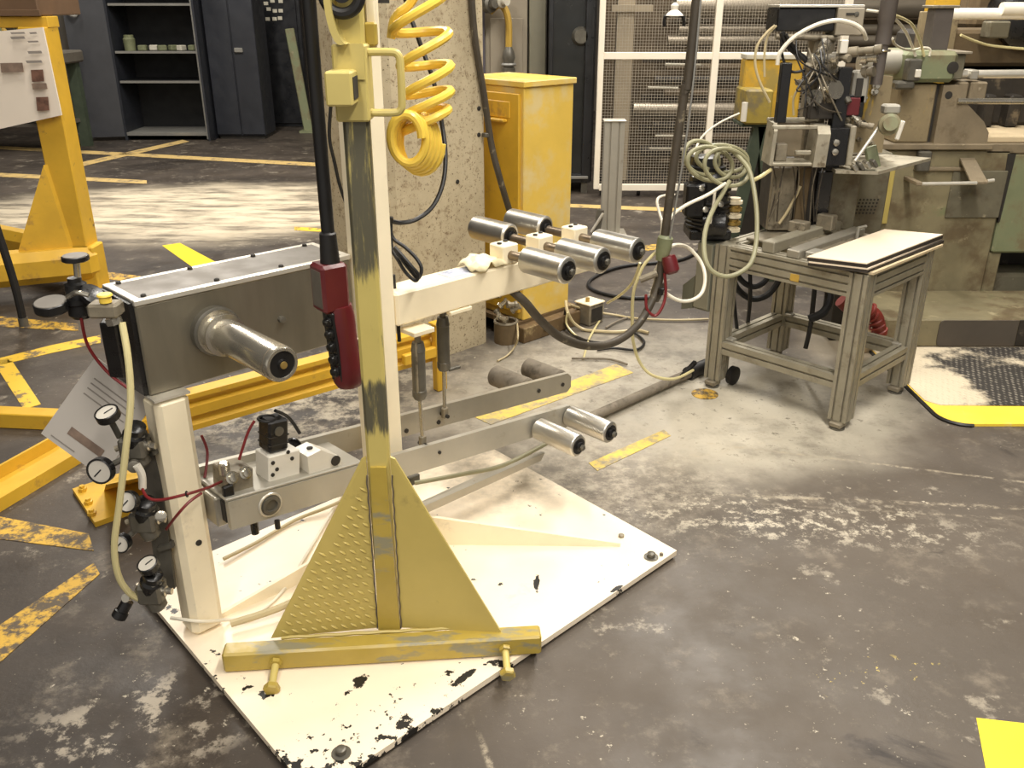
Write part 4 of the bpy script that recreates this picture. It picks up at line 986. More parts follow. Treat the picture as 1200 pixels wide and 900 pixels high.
# ================================================================== background between pillar and fence
gp_ = thing('grey_control_cabinet', (-.25, 8.7, 0), 'beige-grey control cabinet behind the yellow cabinet', 'cabinet')
build('cabinet_body', M().bx(-.26,-.06+.20,8.75,9.2,0,2.2,.008), MT['panel_beige'], gp_)
build('side_pillar', M().bx(.155,.31,8.75,9.2,0,2.2,.008), MT['panel_green'], gp_)
build('gap_strip', M().bx(.14,.155,8.80,9.2,0,2.2), MT['groove_dark'], gp_)
build('violet_panel', M().bx(-.36,-.245,8.72,8.75,.4,1.85,.004), MT['panel_violet'], gp_)
build('panel_plate', M().bx(-.20,.10,8.735,8.75,.4,1.55,.004), MT['panel_beige'], gp_)
t = thing('yellow_plug_cable', (-.02, 8.66, 1.2), 'dark plug hanging on a yellow cable in front of the beige cabinet', 'plug')
build('plug_body', M().lathe(Vector((-.03,8.66,1.07)), Z, [(0,.06),(.06,.06),(.07,.045),(.12,.05),(.15,.06),(.2,.05),(.24,.03)], 14), MT['dark_metal'], t)
build('plug_ring', M().ring(Vector((-.03,8.66,1.16)), Z, .055, .014, 18, 6), MT['shelf_edge'], t)
build('cable_loop', M().tube([Vector((-.03,8.66,1.30)), Vector((-.03,8.66,1.5)), Vector((-.06,8.66,1.62)), Vector((-.12,8.66,1.66)), Vector((-.2,8.66,1.6))], .03, 8), MT['plug_yellow'], t)
t = thing('valve_cluster', (-.2, 8.5, 1.55), 'dark cluster of valves at the top edge beside the pillar', 'valve')
for i,(x,z,r) in enumerate(((-.33,1.70,.06),(-.22,1.66,.07),(-.12,1.70,.06),(-.27,1.78,.05),(-.16,1.80,.06))):
    build('valve_body', M().lathe(Vector((x,8.5,z)), Vector((math.sin(i),-1,.3*math.cos(i))), [(0,r),(.06,r),(.07,r*.6),(.12,r*.6)], 12), MT['dark_metal' if i % 2 else 'clutter_white'], t)
build('manifold', M().bx(-.42,-.04,8.52,8.62,1.66,1.76,.01), MT['dark_metal'], t)
bk = thing('black_enclosure', (.55, 8.5, 0), 'black machine enclosure with a dark glazed door left of the white fence', 'enclosure')
build('enclosure_body', M().bx(.33,.76,8.66,9.3,.10,2.3,.006), MT['dark_door'], bk)
build('frame', M().bx(.33,.37,8.60,8.66,.10,2.3,.004), MT['dark_door'], bk); build('frame', M().bx(.66,.74,8.60,8.66,.10,2.3,.004), MT['dark_door'], bk)
build('frame', M().bx(.37,.66,8.60,8.66,.10,.18,.004), MT['dark_door'], bk)
build('door_glass', M().bx(.37,.66,8.64,8.655,.18,2.3), MT['door_glass_dark'], bk)
build('threshold', M().bx(.35,.72,8.57,8.60,.14,.165,.003), MT['shelf_edge'], bk)
build('motor_shape', M().lathe(Vector((.62,8.60,1.40)), Vector((0,1,0)), [(0,.06),(.04,.085),(.06,.085)], 18), MT['dark_metal'], bk)
build('foot', M().bx(.36,.42,8.62,8.7,0,.10), MT['dark_metal'], bk); build('foot', M().bx(.66,.72,8.62,8.7,0,.10), MT['dark_metal'], bk)

# white mesh fence
fn_ = thing('mesh_fence', (1.5, 8.46, 0), 'white-framed wire mesh guard fence in front of the pipe rack', 'fence')
FY = 8.46
def fb2(n,b,m='fence_white',p=None): return build(n, b, MT[m], p or fn_)
fb2('fence_post', M().bx(.765,.815,FY-.03,FY+.03,.07,2.3,.004)); fb2('fence_post', M().bx(1.775,1.835,FY-.03,FY+.03,0,2.3,.004))
fb2('fence_post', M().bx(2.90,2.96,FY-.03,FY+.03,0,2.3,.004))
fb2('fence_rail', M().bx(.815,1.775,FY-.025,FY+.025,1.215,1.275,.004)); fb2('fence_rail', M().bx(1.835,2.90,FY-.025,FY+.025,1.215,1.275,.004))
fb2('fence_rail', M().bx(.815,1.775,FY-.025,FY+.025,.055,.115,.004)); fb2('fence_rail', M().bx(1.835,2.90,FY-.025,FY+.025,.055,.115,.004))
for (xa,xb,za,zb) in ((.815,1.775,.115,1.215),(.815,1.775,1.275,2.3),(1.835,2.9,.115,1.215),(1.835,2.9,1.275,2.3)):
    me_ = M(); x = xa+.03
    while x < xb: me_.bx(x-.0014,x+.0014,FY-.004,FY+.000,za,zb); x += .026
    z = za+.02
    while z < zb: me_.bx(xa,xb,FY+.000,FY+.004,z-.0014,z+.0014); z += .026
    build('wire_mesh', me_, MT['mesh_wire'], fn_, None, 'stuff')
for x in (.85,1.2): fb2('caster', M().lathe(Vector((x-.02,FY+.05,.03)), Vector((1,0,0)), [(0,.028),(.03,.028)], 14), 'black_rubber')
# pipe rack behind the fence
rk = thing('pipe_rack', (2.0, 9.2, 0), 'storage rack of horizontal steel pipes behind the white mesh fence', 'rack')
def rb_(n,b,m): return build(n, b, MT[m], rk)
rb_('rack_post', M().bx(.98,1.14,9.0,9.1,0,2.6,.005), 'rack_post'); rb_('rack_post', M().bx(4.4,4.5,9.0,9.1,0,2.6,.005), 'rack_brown')
rb_('rack_arm', M().bx(.92,1.30,8.95,9.0,1.60,1.66,.004), 'rack_post')
rb_('rack_back', M().bx(.9,4.6,9.62,9.66,0,2.6), 'rack_brown')
for (z,r,x0,x1,m) in ((1.64,.10,1.55,4.3,'pipe_grey'),(1.44,.045,1.6,4.3,'pipe_grey'),(1.34,.05,1.5,4.3,'pipe_grey'),(1.90,.07,1.3,4.3,'rack_brown'),(1.10,.035,1.5,4.2,'rack_brown'),(.98,.04,1.4,4.2,'machine_dark'),(.86,.035,1.5,4.2,'rack_brown'),(.70,.07,1.2,4.2,'pipe_grey'),(.55,.04,1.4,4.2,'machine_dark'),(.44,.035,1.5,4.2,'rack_brown'),(.30,.05,1.3,4.2,'machine_dark'),(.20,.03,1.5,4.2,'rack_brown')):
    rb_('pipe', M().cyl(Vector((x0,9.25,z)), Vector((x1,9.25,z)), r, n=18), m)
for i,z in enumerate((.5,.64,.8,1.02,1.16,1.5,1.78)): rb_('slat', M().bx(1.3,4.3,9.42,9.45,z-.03,z+.03,.003), 'rack_brown' if i % 2 else 'machine_dark')
for (x0,x1,z) in ((1.35,1.75,.36),(1.4,1.7,.48),(1.3,1.6,.93),(1.45,1.8,1.14)): rb_('bright_rod', M().cyl(Vector((x0,9.0,z)), Vector((x1,9.05,z-.01)), .012, n=8), 'clutter_white')
rb_('foot_beam', M().bx(.9,4.6,9.0,9.6,0,.05), 'machine_dark')
# aluminium upright and its hinge bracket
al = thing('aluminium_upright', (.76,7.0,0), 'aluminium profile upright with a flat cap standing by the mesh fence', 'post')
zt_ = at(711,142,7.0).z
build('profile', M().prism([Vector((.70+dx,6.96+dy,0)) for dx,dy in ((0,0),(.035,0),(.035,.014),(.05,.014),(.05,0),(.10,0),(.10,.014),(.115,.014),(.115,0),(.15,0),(.15,.1),(0,.1))], Z*zt_), MT['bright_alu'], al)
build('cap', M().bx(.69,.86,6.95,7.07,zt_,zt_+.012,.003), MT['steel_edge'], al)
build('foot_plate', M().bx(.66,.90,6.9,7.12,0,.012,.003), MT['aluminium'], al)
build('hinge_bracket', M().prism([at(696,273,6.9), at(703,273,6.9), at(708,247,6.9), at(700,246,6.9)], Vector((0,.03,0))), MT['dark_metal'], al)
build('hinge_strut', M().cyl(at(693,272,6.88), at(707,250,6.88), .012, n=8), MT['steel_edge'], al)
# hook hanging by the fence
hk_ = thing('hanging_hook', at(790,18,7.2), 'small white double hook hanging before the mesh fence', 'hook')
build('chain', M().tube([at(790,12,7.2), Vector((at(790,12,7.2).x, 7.2, 5.0))], .008, 6, False), MT['dark_metal'], hk_)
build('hook_body', M().lathe(at(790,20,7.2), Z, [(0,.02),(.01,.07),(.03,.05),(.05,.025),(.08,.03),(.10,.01)], 14), MT['white_plastic'], hk_)
for sgn in (-1,1): build('arm', M().tube([at(790+sgn*5,18,7.2), at(790+sgn*10,19,7.2), at(790+sgn*11.5,26,7.2), at(790+sgn*11,31,7.2)], .014, 7), MT['black_plastic'], hk_)

# ================================================================== aluminium table
tb_ = thing('aluminium_table', TW(.32,.32,0), 'grey aluminium profile table with lower stretchers carrying the small press', 'table')
def profile(p0, p1, w, h, up, nx, ny, sl=.009, dp=.010):
    """extruded profile with T-slots: nx slots on the two wide faces, ny on the others"""
    p0, p1 = Vector(p0), Vector(p1); d = (p1-p0).normalized(); x = d.cross(Vector(up)).normalized(); y = x.cross(d)
    pts = []
    def side(a, b, n, inward):
        a, b = Vector(a), Vector(b); L = (b-a).length; e = (b-a)/L; pts.append(a); inw = Vector(inward)
        for i in range(n):
            c = L*(i+.5)/n
            pts.extend([a+e*(c-sl/2), a+e*(c-sl/2)+inw*dp, a+e*(c+sl/2)+inw*dp, a+e*(c+sl/2)])
    hw, hh = w/2, h/2
    side((-hw,-hh),(hw,-hh),nx,(0,1)); side((hw,-hh),(hw,hh),ny,(-1,0)); side((hw,hh),(-hw,hh),nx,(0,-1)); side((-hw,hh),(-hw,-hh),ny,(1,0))
    return M().prism([p0+x*q.x+y*q.y for q in pts], p1-p0)
def tp(n,b,m='profile_alu',p=None,l=None): return build(n, b, MT[m], p or tb_, l)
LA, LB = .56, .60          # leg positions
HTt = .69
for (a,b) in ((.04,0),(.04,.64),(.60,0),(.60,.64)):
    lg = tp('leg', profile(TW(a,b,.035), TW(a,b,HTt-.002), .08, .08, U, 2, 2))
    f = tp('foot', M().box(TW(a-.03,b-.005,.022), (.06,.055,.022), (U,V,Z), .004), 'dusty_steel', lg)
    tp('foot_pad', M().lathe(TW(a-.03,b-.005,0), Z, [(0,.032),(.008,.032),(.012,.012),(.03,.010)], 16), 'dark_metal', lg)
rz = (HTt+.585)/2
for (p0,p1) in ((TW(.04,.04,rz),TW(.04,.60,rz)),(TW(.60,.04,rz),TW(.60,.60,rz))): tp('top_rail', profile(p0,p1,.08,.105,Z,2,3))
for (p0,p1) in ((TW(.08,0,rz),TW(.56,0,rz)),(TW(.08,.64,rz),TW(.56,.64,rz))): tp('top_rail', profile(p0,p1,.08,.105,Z,2,3))
for (p0,p1) in ((TW(.035,.04,.205),TW(.035,.60,.205)),(TW(.60,.04,.205),TW(.60,.60,.205)),(TW(.08,.0,.205),TW(.56,.0,.205)),(TW(.08,.64,.205),TW(.56,.64,.205))):
    st_ = tp('stretcher', profile(p0,p1,.06,.06,Z,1,1))
for (a,b) in ((.055,.585),(.565,.02),(.58,.585)): tp('corner_bracket', M().btw(a-.02,a+.02,b-.02,b+.02,.232,.246,.003), 'bright_alu')
tp('warning_tag', M().btw(-.003,0,.255,.295,.60,.63), 'plug_yellow', None, 'small yellowed tag')
# sheets piled on the near corner: each sheet is a thing of its own
sh0 = [(-.075,.19),(-.004,-.03),(.70,-.048),(.61,.178)]
def sheet(z, th, m, jit, lab, name='cardboard_sheet'):
    r_ = random.Random(jit); dx, dy, ro = r_.uniform(-.012,.012), r_.uniform(-.012,.012), r_.uniform(-.03,.03)
    pts = []
    for (a,b) in sh0:
        a2 = .33+(a-.33)*math.cos(ro)-(b-.08)*math.sin(ro)+dx; b2 = .08+(a-.33)*math.sin(ro)+(b-.08)*math.cos(ro)+dy
        pts.append(TW(a2,b2,z))
    o = build(name, M().prism(pts, Z*th), MT[m]); return tag(o, lab, 'sheet' if name != 'wooden_board' else 'board', 'sheets stacked on the table corner' if name != 'wooden_board' else None)
o = build('wooden_board', M().prism([TW(.02,-.05,HTt), TW(.68,-.055,HTt), TW(.68,.10,HTt), TW(.02,.10,HTt)], Z*.010), MT['board_tan']); tag(o, 'tan board at the very bottom of the stack on the table corner', 'board')
zz = HTt+.010
for i,(th,m,lab) in enumerate(((.014,'cardboard_dark','dark worn sheet low in the stack on the table corner'),(.006,'cardboard_top','pale sheet sandwiched between dark ones on the table corner'),(.016,'cardboard_dark','thick dark sheet just below the top of the stack'),(.004,'cardboard_top','broad pale cream sheet on top of the stack'))):
    sheet(zz, th, m, 10+i, lab); zz += th

# grey box on the table's left leg, and the things below the table
gb = thing('grey_side_box', TW(.06,.75,.34), 'grey-green box hung on the left leg of the aluminium table', 'box')
build('box_body', M().btw(.0,.16,.685,.775,.36,.684,.006), MT['box_greygreen'], gb)
build('box_lid', M().btw(-.008,0,.69,.77,.37,.68,.003), MT['panel_green'], gb)
build('lower_flap', M().prism([TW(.0,.775,.36), TW(.0,.775,.52), TW(.0,.84,.46), TW(.0,.84,.34)], U*.14), MT['box_greygreen'], gb)
cb = thing('cable_loops', TW(.3,.45,.5), 'black cable hanging in loops under the aluminium table', 'cable')
build('loop', M().tube([at(858,310,4.25), at(862,335,4.25), at(880,350,4.25), at(900,345,4.25), at(914,325,4.25), at(915,305,4.25)], .016, 9), MT['black_cable'], cb)
build('loop', M().tube([at(862,305,4.2), at(866,325,4.2), at(882,336,4.2), at(898,328,4.2), at(906,305,4.2)], .014, 9), MT['black_cable'], cb)
build('drop', M().tube([at(879,310,4.2), at(879,350,4.2), at(876,385,4.2), at(878,392,4.15)], .010, 8), MT['black_cable'], cb)
build('drop', M().tube([at(856,300,4.15), at(860,350,4.12), at(864,388,4.10)], .009, 8), MT['black_cable'], cb)
build('drop', M().tube([at(955,335,4.1), at(950,380,4.1), at(944,408,4.1)], .012, 8), MT['black_cable'], cb)
build('pedal_cable', M().tube([at(968,330,4.1), at(972,350,4.05), at(965,366,4.0), at(948,374,4.0)], .02, 8), MT['black_rubber'], cb)
rt = thing('red_fitting', fl(1012,395), 'red ribbed hose end standing under the aluminium table', 'hose')
q = fl(1015,420)
build('spine', M().tube([at(985,352,4.3), at(998,362,4.3), at(1012,362,4.3), at(1026,370,4.3), at(1032,392,4.3)], .034, 12), MT['red_worn'], rt)
for k in range(5):
    p = at(1020+2.6*k,364+6*k,4.3); build('rib', M().ring(p, Vector((.5,0,-1)) if k > 1 else Vector((1,0,-.6)), .036, .007, 18, 6), MT['red_worn'], rt)
build('stand_block', M().lathe(fl(1010,408), Z, [(0,.07),(.05,.07),(.06,.05),(.13,.05)], 16), MT['board_tan'], rt)
wh = build('caster_wheel', M().lathe(TW(.10,.58,.045)-V*.02, V, [(0,.035),(.005,.045),(.03,.045),(.035,.035)], 20), MT['black_rubber']); tag(wh, 'black caster wheel standing behind the left foot of the aluminium table', 'wheel')

# ================================================================== small press on the table
ps = thing('tabletop_press', TW(.42,.33,HTt), 'dusty pneumatic press with black guide bars standing on the aluminium table', 'machine')
def pq(n,b,m,p=None,l=None): return build(n, b, MT[m], p or ps, l)
pq('base_rail', M().btw(.02,.62,.40,.46,HTt,HTt+.05,.004), 'profile_alu'); pq('base_rail', M().btw(.02,.62,.28,.34,HTt,HTt+.035,.004), 'aluminium')
pq('base_plate', M().btw(.15,.62,.24,.62,HTt,HTt+.012,.003), 'dusty_steel')
pq('stop_block', M().btw(.06,.14,.215,.275,HTt,HTt+.03,.004), 'bright_alu')
pq('small_angle', M().tube([TW(.5,.26,HTt+.01), TW(.5,.26,HTt+.06), TW(.55,.25,HTt+.06)], .008, 6, False), 'bright_alu')
Y1 = 4.12
def pbx(n, x0,x1,y0,y1,z0,z1,m,bev=.004,p=None,l=None): return pq(n, M().bx(x0,x1,y0,y1,z0,z1,bev), m, p, l)
pbx('pedestal', 1.20,1.42,4.16,4.36,.70,1.02,'machine_dark'); pbx('pedestal_plate', 1.19,1.30,4.13,4.16,.71,1.0,'dusty_steel')
pbx('pedestal_plate', 1.31,1.36,4.12,4.16,.71,1.0,'weathered_wood'); pbx('dark_slot', 1.40,1.47,4.14,4.30,.72,.98,'black_plastic')
pbx('column_foot', 1.48,1.62,4.2,4.42,.70,1.0,'machine_greyg')
cbx = pbx('controller_box', 1.135,1.385,4.14,4.32,1.575,1.67,'black_plastic',.006,None,'black controller box')
pbx('box_edge', 1.135,1.50,4.13,4.32,1.671,1.682,'steel_edge',.002,cbx)
eb = pbx('end_plate', 1.385,1.50,4.12,4.30,1.56,1.670,'panel_beige',.004)
for (x,z) in ((1.465,1.645),(1.465,1.605)): pq('screw', M().lathe(Vector((x,4.12,z)), Vector((0,-1,0)), [(0,.010),(.004,.010),(.005,.006)], 12), 'dark_metal', eb)
pbx('slot', 1.42,1.455,4.116,4.12,1.64,1.65,'groove_dark',0,eb)
pq('rod_under_box', M().cyl(Vector((1.14,4.15,1.555)), Vector((1.40,4.15,1.548)), .013, n=12), 'dusty_steel')
pq('spine', M().bx(1.315,1.405,4.16,4.26,1.0,1.56,.006), 'dusty_steel', None, 'dusty vertical spine')
pbx('guide_bar', 1.145,1.188,4.02,4.06,1.21,1.455,'black_plastic',.003,None,'black guide bar'); pbx('guide_bar', 1.40,1.458,4.05,4.11,1.0,1.435,'black_plastic',.003,None,'black guide bar')
for (x,z,r,L,dx) in ((1.30,1.46,.030,.10,.9),(1.285,1.455,.035,.04,.9),(1.37,1.33,.045,.07,.2),(1.345,1.30,.04,.05,-.5),(1.42,1.49,.022,.16,1.0),(1.50,1.47,.03,.07,1.0),(1.52,1.41,.025,.05,.6)):
    pq('fitting', M().lathe(Vector((x,4.1,z)), Vector((dx,-.6,.15)), [(0,r),(L*.4,r),(L*.42,r*.7),(L*.8,r*.7),(L*.82,r*.9),(L,r*.9)], 16), 'chrome' if r > .028 else 'dusty_steel')
pbx('white_connector', 1.395,1.428,4.06,4.10,1.49,1.545,'white_plastic'); pbx('clamp', 1.48,1.55,4.08,4.14,1.28,1.42,'bright_alu',.01)
pbx('clamp_slot', 1.49,1.52,4.074,4.08,1.31,1.39,'groove_dark',.002)
pbx('red_switch', 1.44,1.515,4.06,4.10,1.235,1.31,'red_plastic',.004,None,'red switch box'); pbx('switch_frame', 1.435,1.54,4.08,4.12,1.225,1.32,'black_plastic')
pbx('motor_block', 1.30,1.42,4.06,4.16,1.22,1.32,'machine_dark')
# silver cage in front
pq('cage_side', M().prism([Vector((1.125,3.98,1.035)),Vector((1.125,4.12,1.035)),Vector((1.135,4.12,1.21)),Vector((1.135,4.02,1.21)),Vector((1.13,3.98,1.18))], Vector((.016,0,0))), 'cage_alu')
pq('cage_side', M().prism([Vector((1.31,3.96,1.03)),Vector((1.31,4.10,1.03)),Vector((1.32,4.10,1.20)),Vector((1.32,4.0,1.20)),Vector((1.315,3.96,1.17))], Vector((.055,0,0))), 'cage_alu')
pbx('cage_bar', 1.125,1.32,3.99,4.01,1.185,1.203,'cage_alu'); pbx('cage_bar', 1.13,1.36,4.10,4.12,1.205,1.222,'cage_alu'); pbx('cage_floor', 1.13,1.32,3.98,4.12,1.03,1.045,'cage_alu')
pbx('cage_back', 1.15,1.30,4.12,4.14,1.05,1.2,'machine_plate'); pbx('cage_block', 1.16,1.21,4.02,4.08,1.045,1.12,'dusty_steel'); pbx('cage_rod', 1.24,1.31,4.0,4.02,1.075,1.095,'cage_alu')
pbx('side_plate', 1.465,1.49,3.99,4.10,1.03,1.20,'cage_alu'); pbx('dark_carriage', 1.37,1.465,4.0,4.10,1.03,1.19,'black_plastic')
for z in (1.13,1.09): pq('chrome_stud', M().lathe(Vector((1.41,4.0,z)), Vector((0,-1,.0)), [(0,.014),(.012,.014),(.014,.008)], 12), 'chrome')
pq('deck', M().prism([Vector((1.42,3.98,1.0)), Vector((1.60,3.96,.998)), Vector((1.91,4.16,1.025)), Vector((1.78,4.36,1.01)), Vector((1.45,4.30,1.0))], Z*.014), 'cage_alu', None, 'pale angled deck plate')
for i in range(4): pq('jaw', M().box(Vector((1.50+.028*i,3.99,1.025+.006*i)), (.016,.05,.035), (Vector((.8,0,.6)),Vector((0,1,0)),Vector((-.6,0,.8))), .003), 'dark_metal' if i % 2 else 'chrome')
pq('back_plate', M().prism([Vector((1.49,4.30,1.04)), Vector((1.74,4.30,1.04)), Vector((1.735,4.30,1.38)), Vector((1.50,4.30,1.40))], Vector((0,.03,0))), 'machine_tan')
pq('gas_rod', M().cyl(Vector((1.505,4.0,1.05)), Vector((1.625,4.05,1.22)), .008, n=10), 'steel_edge')
vl = pq('hand_valve', M().lathe(Vector((1.64,4.03,1.20)), Vector((-.3,-1,.2)), [(0,.045),(.05,.045),(.055,.03),(.08,.03)], 18), 'machine_pale', None, 'pale green hand valve')
pq('valve_top', M().bx(1.61,1.68,4.02,4.08,1.245,1.285,.008), 'bright_alu', vl); pq('lever', M().bar(Vector((1.675,3.97,1.225)), Vector((1.66,3.97,1.145)), .018, .018, Vector((0,1,0)), .004), 'white_plastic', vl)
for (x,z) in ((1.585,1.21),(1.57,1.32),(1.58,1.14),(1.66,1.34)): pq('stud', M().lathe(Vector((x,4.30,z)), Vector((0,-1,0)), [(0,.018),(.015,.018),(.018,.01),(.03,.01)], 12), 'chrome')
pq('support_leg', M().bar(Vector((1.60,4.1,1.10)), Vector((1.63,4.08,1.0)), .05, .03, Vector((0,1,0)), .004), 'machine_pale')
pq('upright_cylinder', M().lathe(Vector((1.592,4.12,1.36)), Vector((.012,0,1)), [(0,.026),(.16,.026),(.165,.032),(.25,.032),(.26,.036),(.60,.036)], 18), 'post_grey', None, 'dark upright cylinder')
pq('cylinder_strap', M().ring(Vector((1.596,4.12,1.50)), Z, .032, .005, 18, 6), 'chrome')
# tubes of the press
def pt(pts, r, m, lab=None): return pq('air_tube', M().tube([at(*p) for p in pts], r, 8), m, None, lab)
pt([(911,76,4.06),(914,62,4.06),(930,44,4.06),(955,30,4.06),(980,24,4.06),(1000,28,4.06),(1011,36,4.06),(1015,46,4.1)], .009, 'white_tube', 'white air tube arching over the press')
pt([(908,30,4.1),(897,40,4.1),(887,55,4.1),(885,75,4.1),(890,95,4.1),(902,120,4.1)], .006, 'beige_tube'); pt([(910,30,4.12),(900,42,4.12),(896,62,4.12),(896,90,4.12)], .005, 'beige_tube')
pt([(930,135,4.1),(930,115,4.1),(938,100,4.1),(942,92,4.1)], .005, 'beige_tube'); pt([(916,38,4.1),(925,55,4.1),(942,68,4.1),(958,80,4.1)], .013, 'black_cable'); pt([(915,45,4.1),(918,70,4.1),(928,84,4.1),(945,82,4.1)], .006, 'black_cable')
pt([(945,66,4.1),(944,90,4.1),(946,120,4.1),(944,140,4.1)], .004, 'conduit'); pt([(921,40,4.08),(935,62,4.08),(950,78,4.08),(960,100,4.08)], .006, 'black_cable'); pt([(1015,12,4.15),(1030,14,4.15),(1040,18,4.15)], .006, 'white_tube')
pt([(938,218,4.1),(930,235,4.1),(920,252,4.1),(913,262,4.1)], .007, 'beige_tube')

rq_ = random.Random(11)
for i in range(16):
    x, z = rq_.uniform(1.27,1.56), rq_.uniform(1.2,1.53)
    r = rq_.uniform(.014,.026); L = rq_.uniform(.04,.09)
    pq('fitting', M().lathe(Vector((x,rq_.uniform(4.08,4.14),z)), Vector((rq_.uniform(-1,1),-.5,rq_.uniform(-.8,.8))), [(0,r),(L*.35,r),(L*.37,r*.65),(L*.7,r*.65),(L*.72,r*.85),(L,r*.8)], 10), ('dusty_steel','chrome','dark_metal','dusty_steel')[i % 4])
for i in range(14):
    a = Vector((rq_.uniform(1.20,1.35), 4.06, rq_.uniform(1.38,1.56))); b = Vector((rq_.uniform(1.24,1.44), 4.05, rq_.uniform(1.2,1.4))); c_ = (a+b)/2 + Vector((rq_.uniform(-.07,.04), -.03, rq_.uniform(-.06,.02)))
    pq('signal_lead', M().tube([a, c_, b], rq_.uniform(.002,.0045), 6), ('black_cable','conduit','black_cable','dusty_steel')[i % 4])
for i in range(9):
    x = 1.17+.03*i; pq('hanging_lead', M().tube([Vector((x,4.10,1.03)), Vector((x+rq_.uniform(-.03,.03),4.08,.92)), Vector((x+rq_.uniform(-.05,.05),4.10,.76))], rq_.uniform(.002,.004), 6), ('conduit','dusty_steel','conduit')[i % 3])
for i in range(10):
    x, z = rq_.uniform(1.53,1.72), rq_.uniform(1.08,1.37)
    r = rq_.uniform(.010,.018); pq('stud', M().lathe(Vector((x,4.30,z)), Vector((rq_.uniform(-.3,.3),-1,.1)), [(0,r),(.015,r),(.017,r*.6),(.03,r*.6)], 10), ('chrome','dusty_steel')[i % 2])
for (x0,x1,y0,y1,h) in ((.30,.36,.42,.50,.05),(.44,.49,.36,.44,.07),(.50,.58,.44,.52,.04)): pq('clamp_block', M().btw(x0,x1,y0,y1,HTt+.035,HTt+.035+h,.004), 'dusty_steel')

# yellow crate on a dark trestle behind the press
yb2 = thing('yellow_crate', (1.52, 6.0, 0), 'dirty yellow crate on a dark trestle behind the table press', 'crate')
y0 = 5.6
cA, cB = at(872,146,y0), at(955,72,y0)
build('crate_body', M().bx(cA.x,cA.x+.16,y0,y0+.30,cA.z,cA.z+.20,.01), MT['dirty_yellow'], yb2)
build('crate_back', M().bx(cA.x+.02,cB.x,y0+.20,y0+.32,cA.z,cB.z,.01), MT['dirty_orange'], yb2); build('crate_edge', M().bx(cA.x+.02,cB.x,y0+.19,y0+.33,cB.z,cB.z+.03,.004), MT['clutter_white'], yb2)
build('tap', M().cyl(Vector((cA.x-.01,y0-.01,cA.z+.02)), Vector((cA.x-.01,y0-.01,cA.z+.13)), .018, n=10), MT['white_plastic'], yb2)
build('trestle_leg', M().bar(Vector((cA.x+.12,y0+.1,cA.z)), Vector((cA.x-.02,y0+.1,0)), .07, .05, Vector((0,1,0))), MT['desk_green'], yb2); build('trestle_leg', M().bar(Vector((cA.x+.14,y0+.1,cA.z)), Vector((cA.x+.30,y0+.1,0)), .07, .05, Vector((0,1,0))), MT['desk_green'], yb2)
build('trestle_panel', M().prism([Vector((cA.x+.13,y0+.13,cA.z)), Vector((cA.x-.02,y0+.13,.3)), Vector((cA.x+.28,y0+.13,.3))], Vector((0,.03,0))), MT['machine_dark'], yb2)
build('crate_shelf', M().bx(cA.x,cB.x,y0+.05,y0+.30,cA.z-.02,cA.z,.004), MT['desk_green'], yb2)

# black motor and the hose coil on the table's left corner
mo = thing('black_motor', TW(.2,.62,HTt), 'black motor with fittings on the left corner of the aluminium table', 'motor')
def mm(n,b,m='black_plastic',l=None): return build(n, b, MT[m], mo, l)
mY = 4.10
mm('motor_body', M().lathe(Vector((.90,mY,.73)), Z, [(0,.085),(.02,.095),(.16,.095),(.165,.085),(.175,.085),(.18,.098),(.24,.095),(.27,.07)], 22))
mm('motor_foot', M().bx(.81,1.0,mY-.08,mY+.09,.69,.735,.006))
mm('top_flange', M().lathe(Vector((.875,mY,.985)), Z, [(0,.07),(.015,.09),(.03,.09),(.035,.075),(.07,.07),(.075,.04)], 20))
mm('terminal_box', M().bx(.775,.865,mY-.11,mY-.02,.80,.95,.010)); mm('side_motor', M().lathe(Vector((.86,mY-.09,.77)), Vector((1,-.2,0)), [(0,.045),(.02,.055),(.10,.055),(.11,.04)], 18))
for i in range(7): mm('cooling_fin', M().ring(Vector((.90,mY,.75+.018*i)), Z, .097, .006, 24, 5), 'black_rubber')
for (x,y,z) in ((.84,-.1,.93),(.93,-.1,.86),(.86,-.12,.84)): mm('bolt', M().lathe(Vector((x,mY+y,z)), Vector((.2,-1,.3)), [(0,.014),(.012,.014),(.014,.008)], 8), 'chrome')
for i in range(5): mm('brass_ring', M().lathe(Vector((1.015,4.08,.72+.032*i)), Z, [(0,.036),(.014,.036),(.016,.026),(.026,.026)], 16), 'brass' if i % 2 else 'cream_arm')
hc = thing('hose_coil', at(845,195,4.0), 'olive air hose coiled over the black motor and drooping in front of the table', 'hose')
def hh(pts, r=.010, m='green_hose', n='hose_run'): return build(n, M().tube([at(*p) for p in pts], r, 9), MT[m], hc)
for (cx,cy,rx,ry,Y) in ((822,185,20,20,4.0),(832,192,26,20,3.96),(852,196,26,22,3.94),(856,192,18,16,4.02),(846,186,30,16,4.05)):
    build('coil_turn', M().tube([at(cx+rx*math.cos(a)+.5*ry*math.sin(a)*.4, cy+ry*math.sin(a), Y+.05*math.cos(a)) for a in [2*PI*k/14 for k in range(14)]], .0095, 8, True, 3, True), MT['green_hose'], hc)
hh([(853,172,3.98),(866,184,3.97),(878,200,3.92),(884,225,3.86),(887,255,3.80),(886,285,3.74),(880,308,3.68),(866,320,3.64),(850,324,3.62),(835,318,3.62),(827,305,3.64),(825,285,3.70),(828,265,3.76),(836,245,3.84),(846,228,3.90),(855,212,3.94)])
hh([(883,211,3.95),(893,206,3.95),(903,199,4.0)], .009, 'cream_tube'); hh([(838,223,3.9),(836,240,3.88),(832,262,3.85)], .006, 'white_tube')
wt = thing('white_air_line', at(800,240,3.9), 'white air line strung from the yellow crate past the motor to the conduit', 'hose')
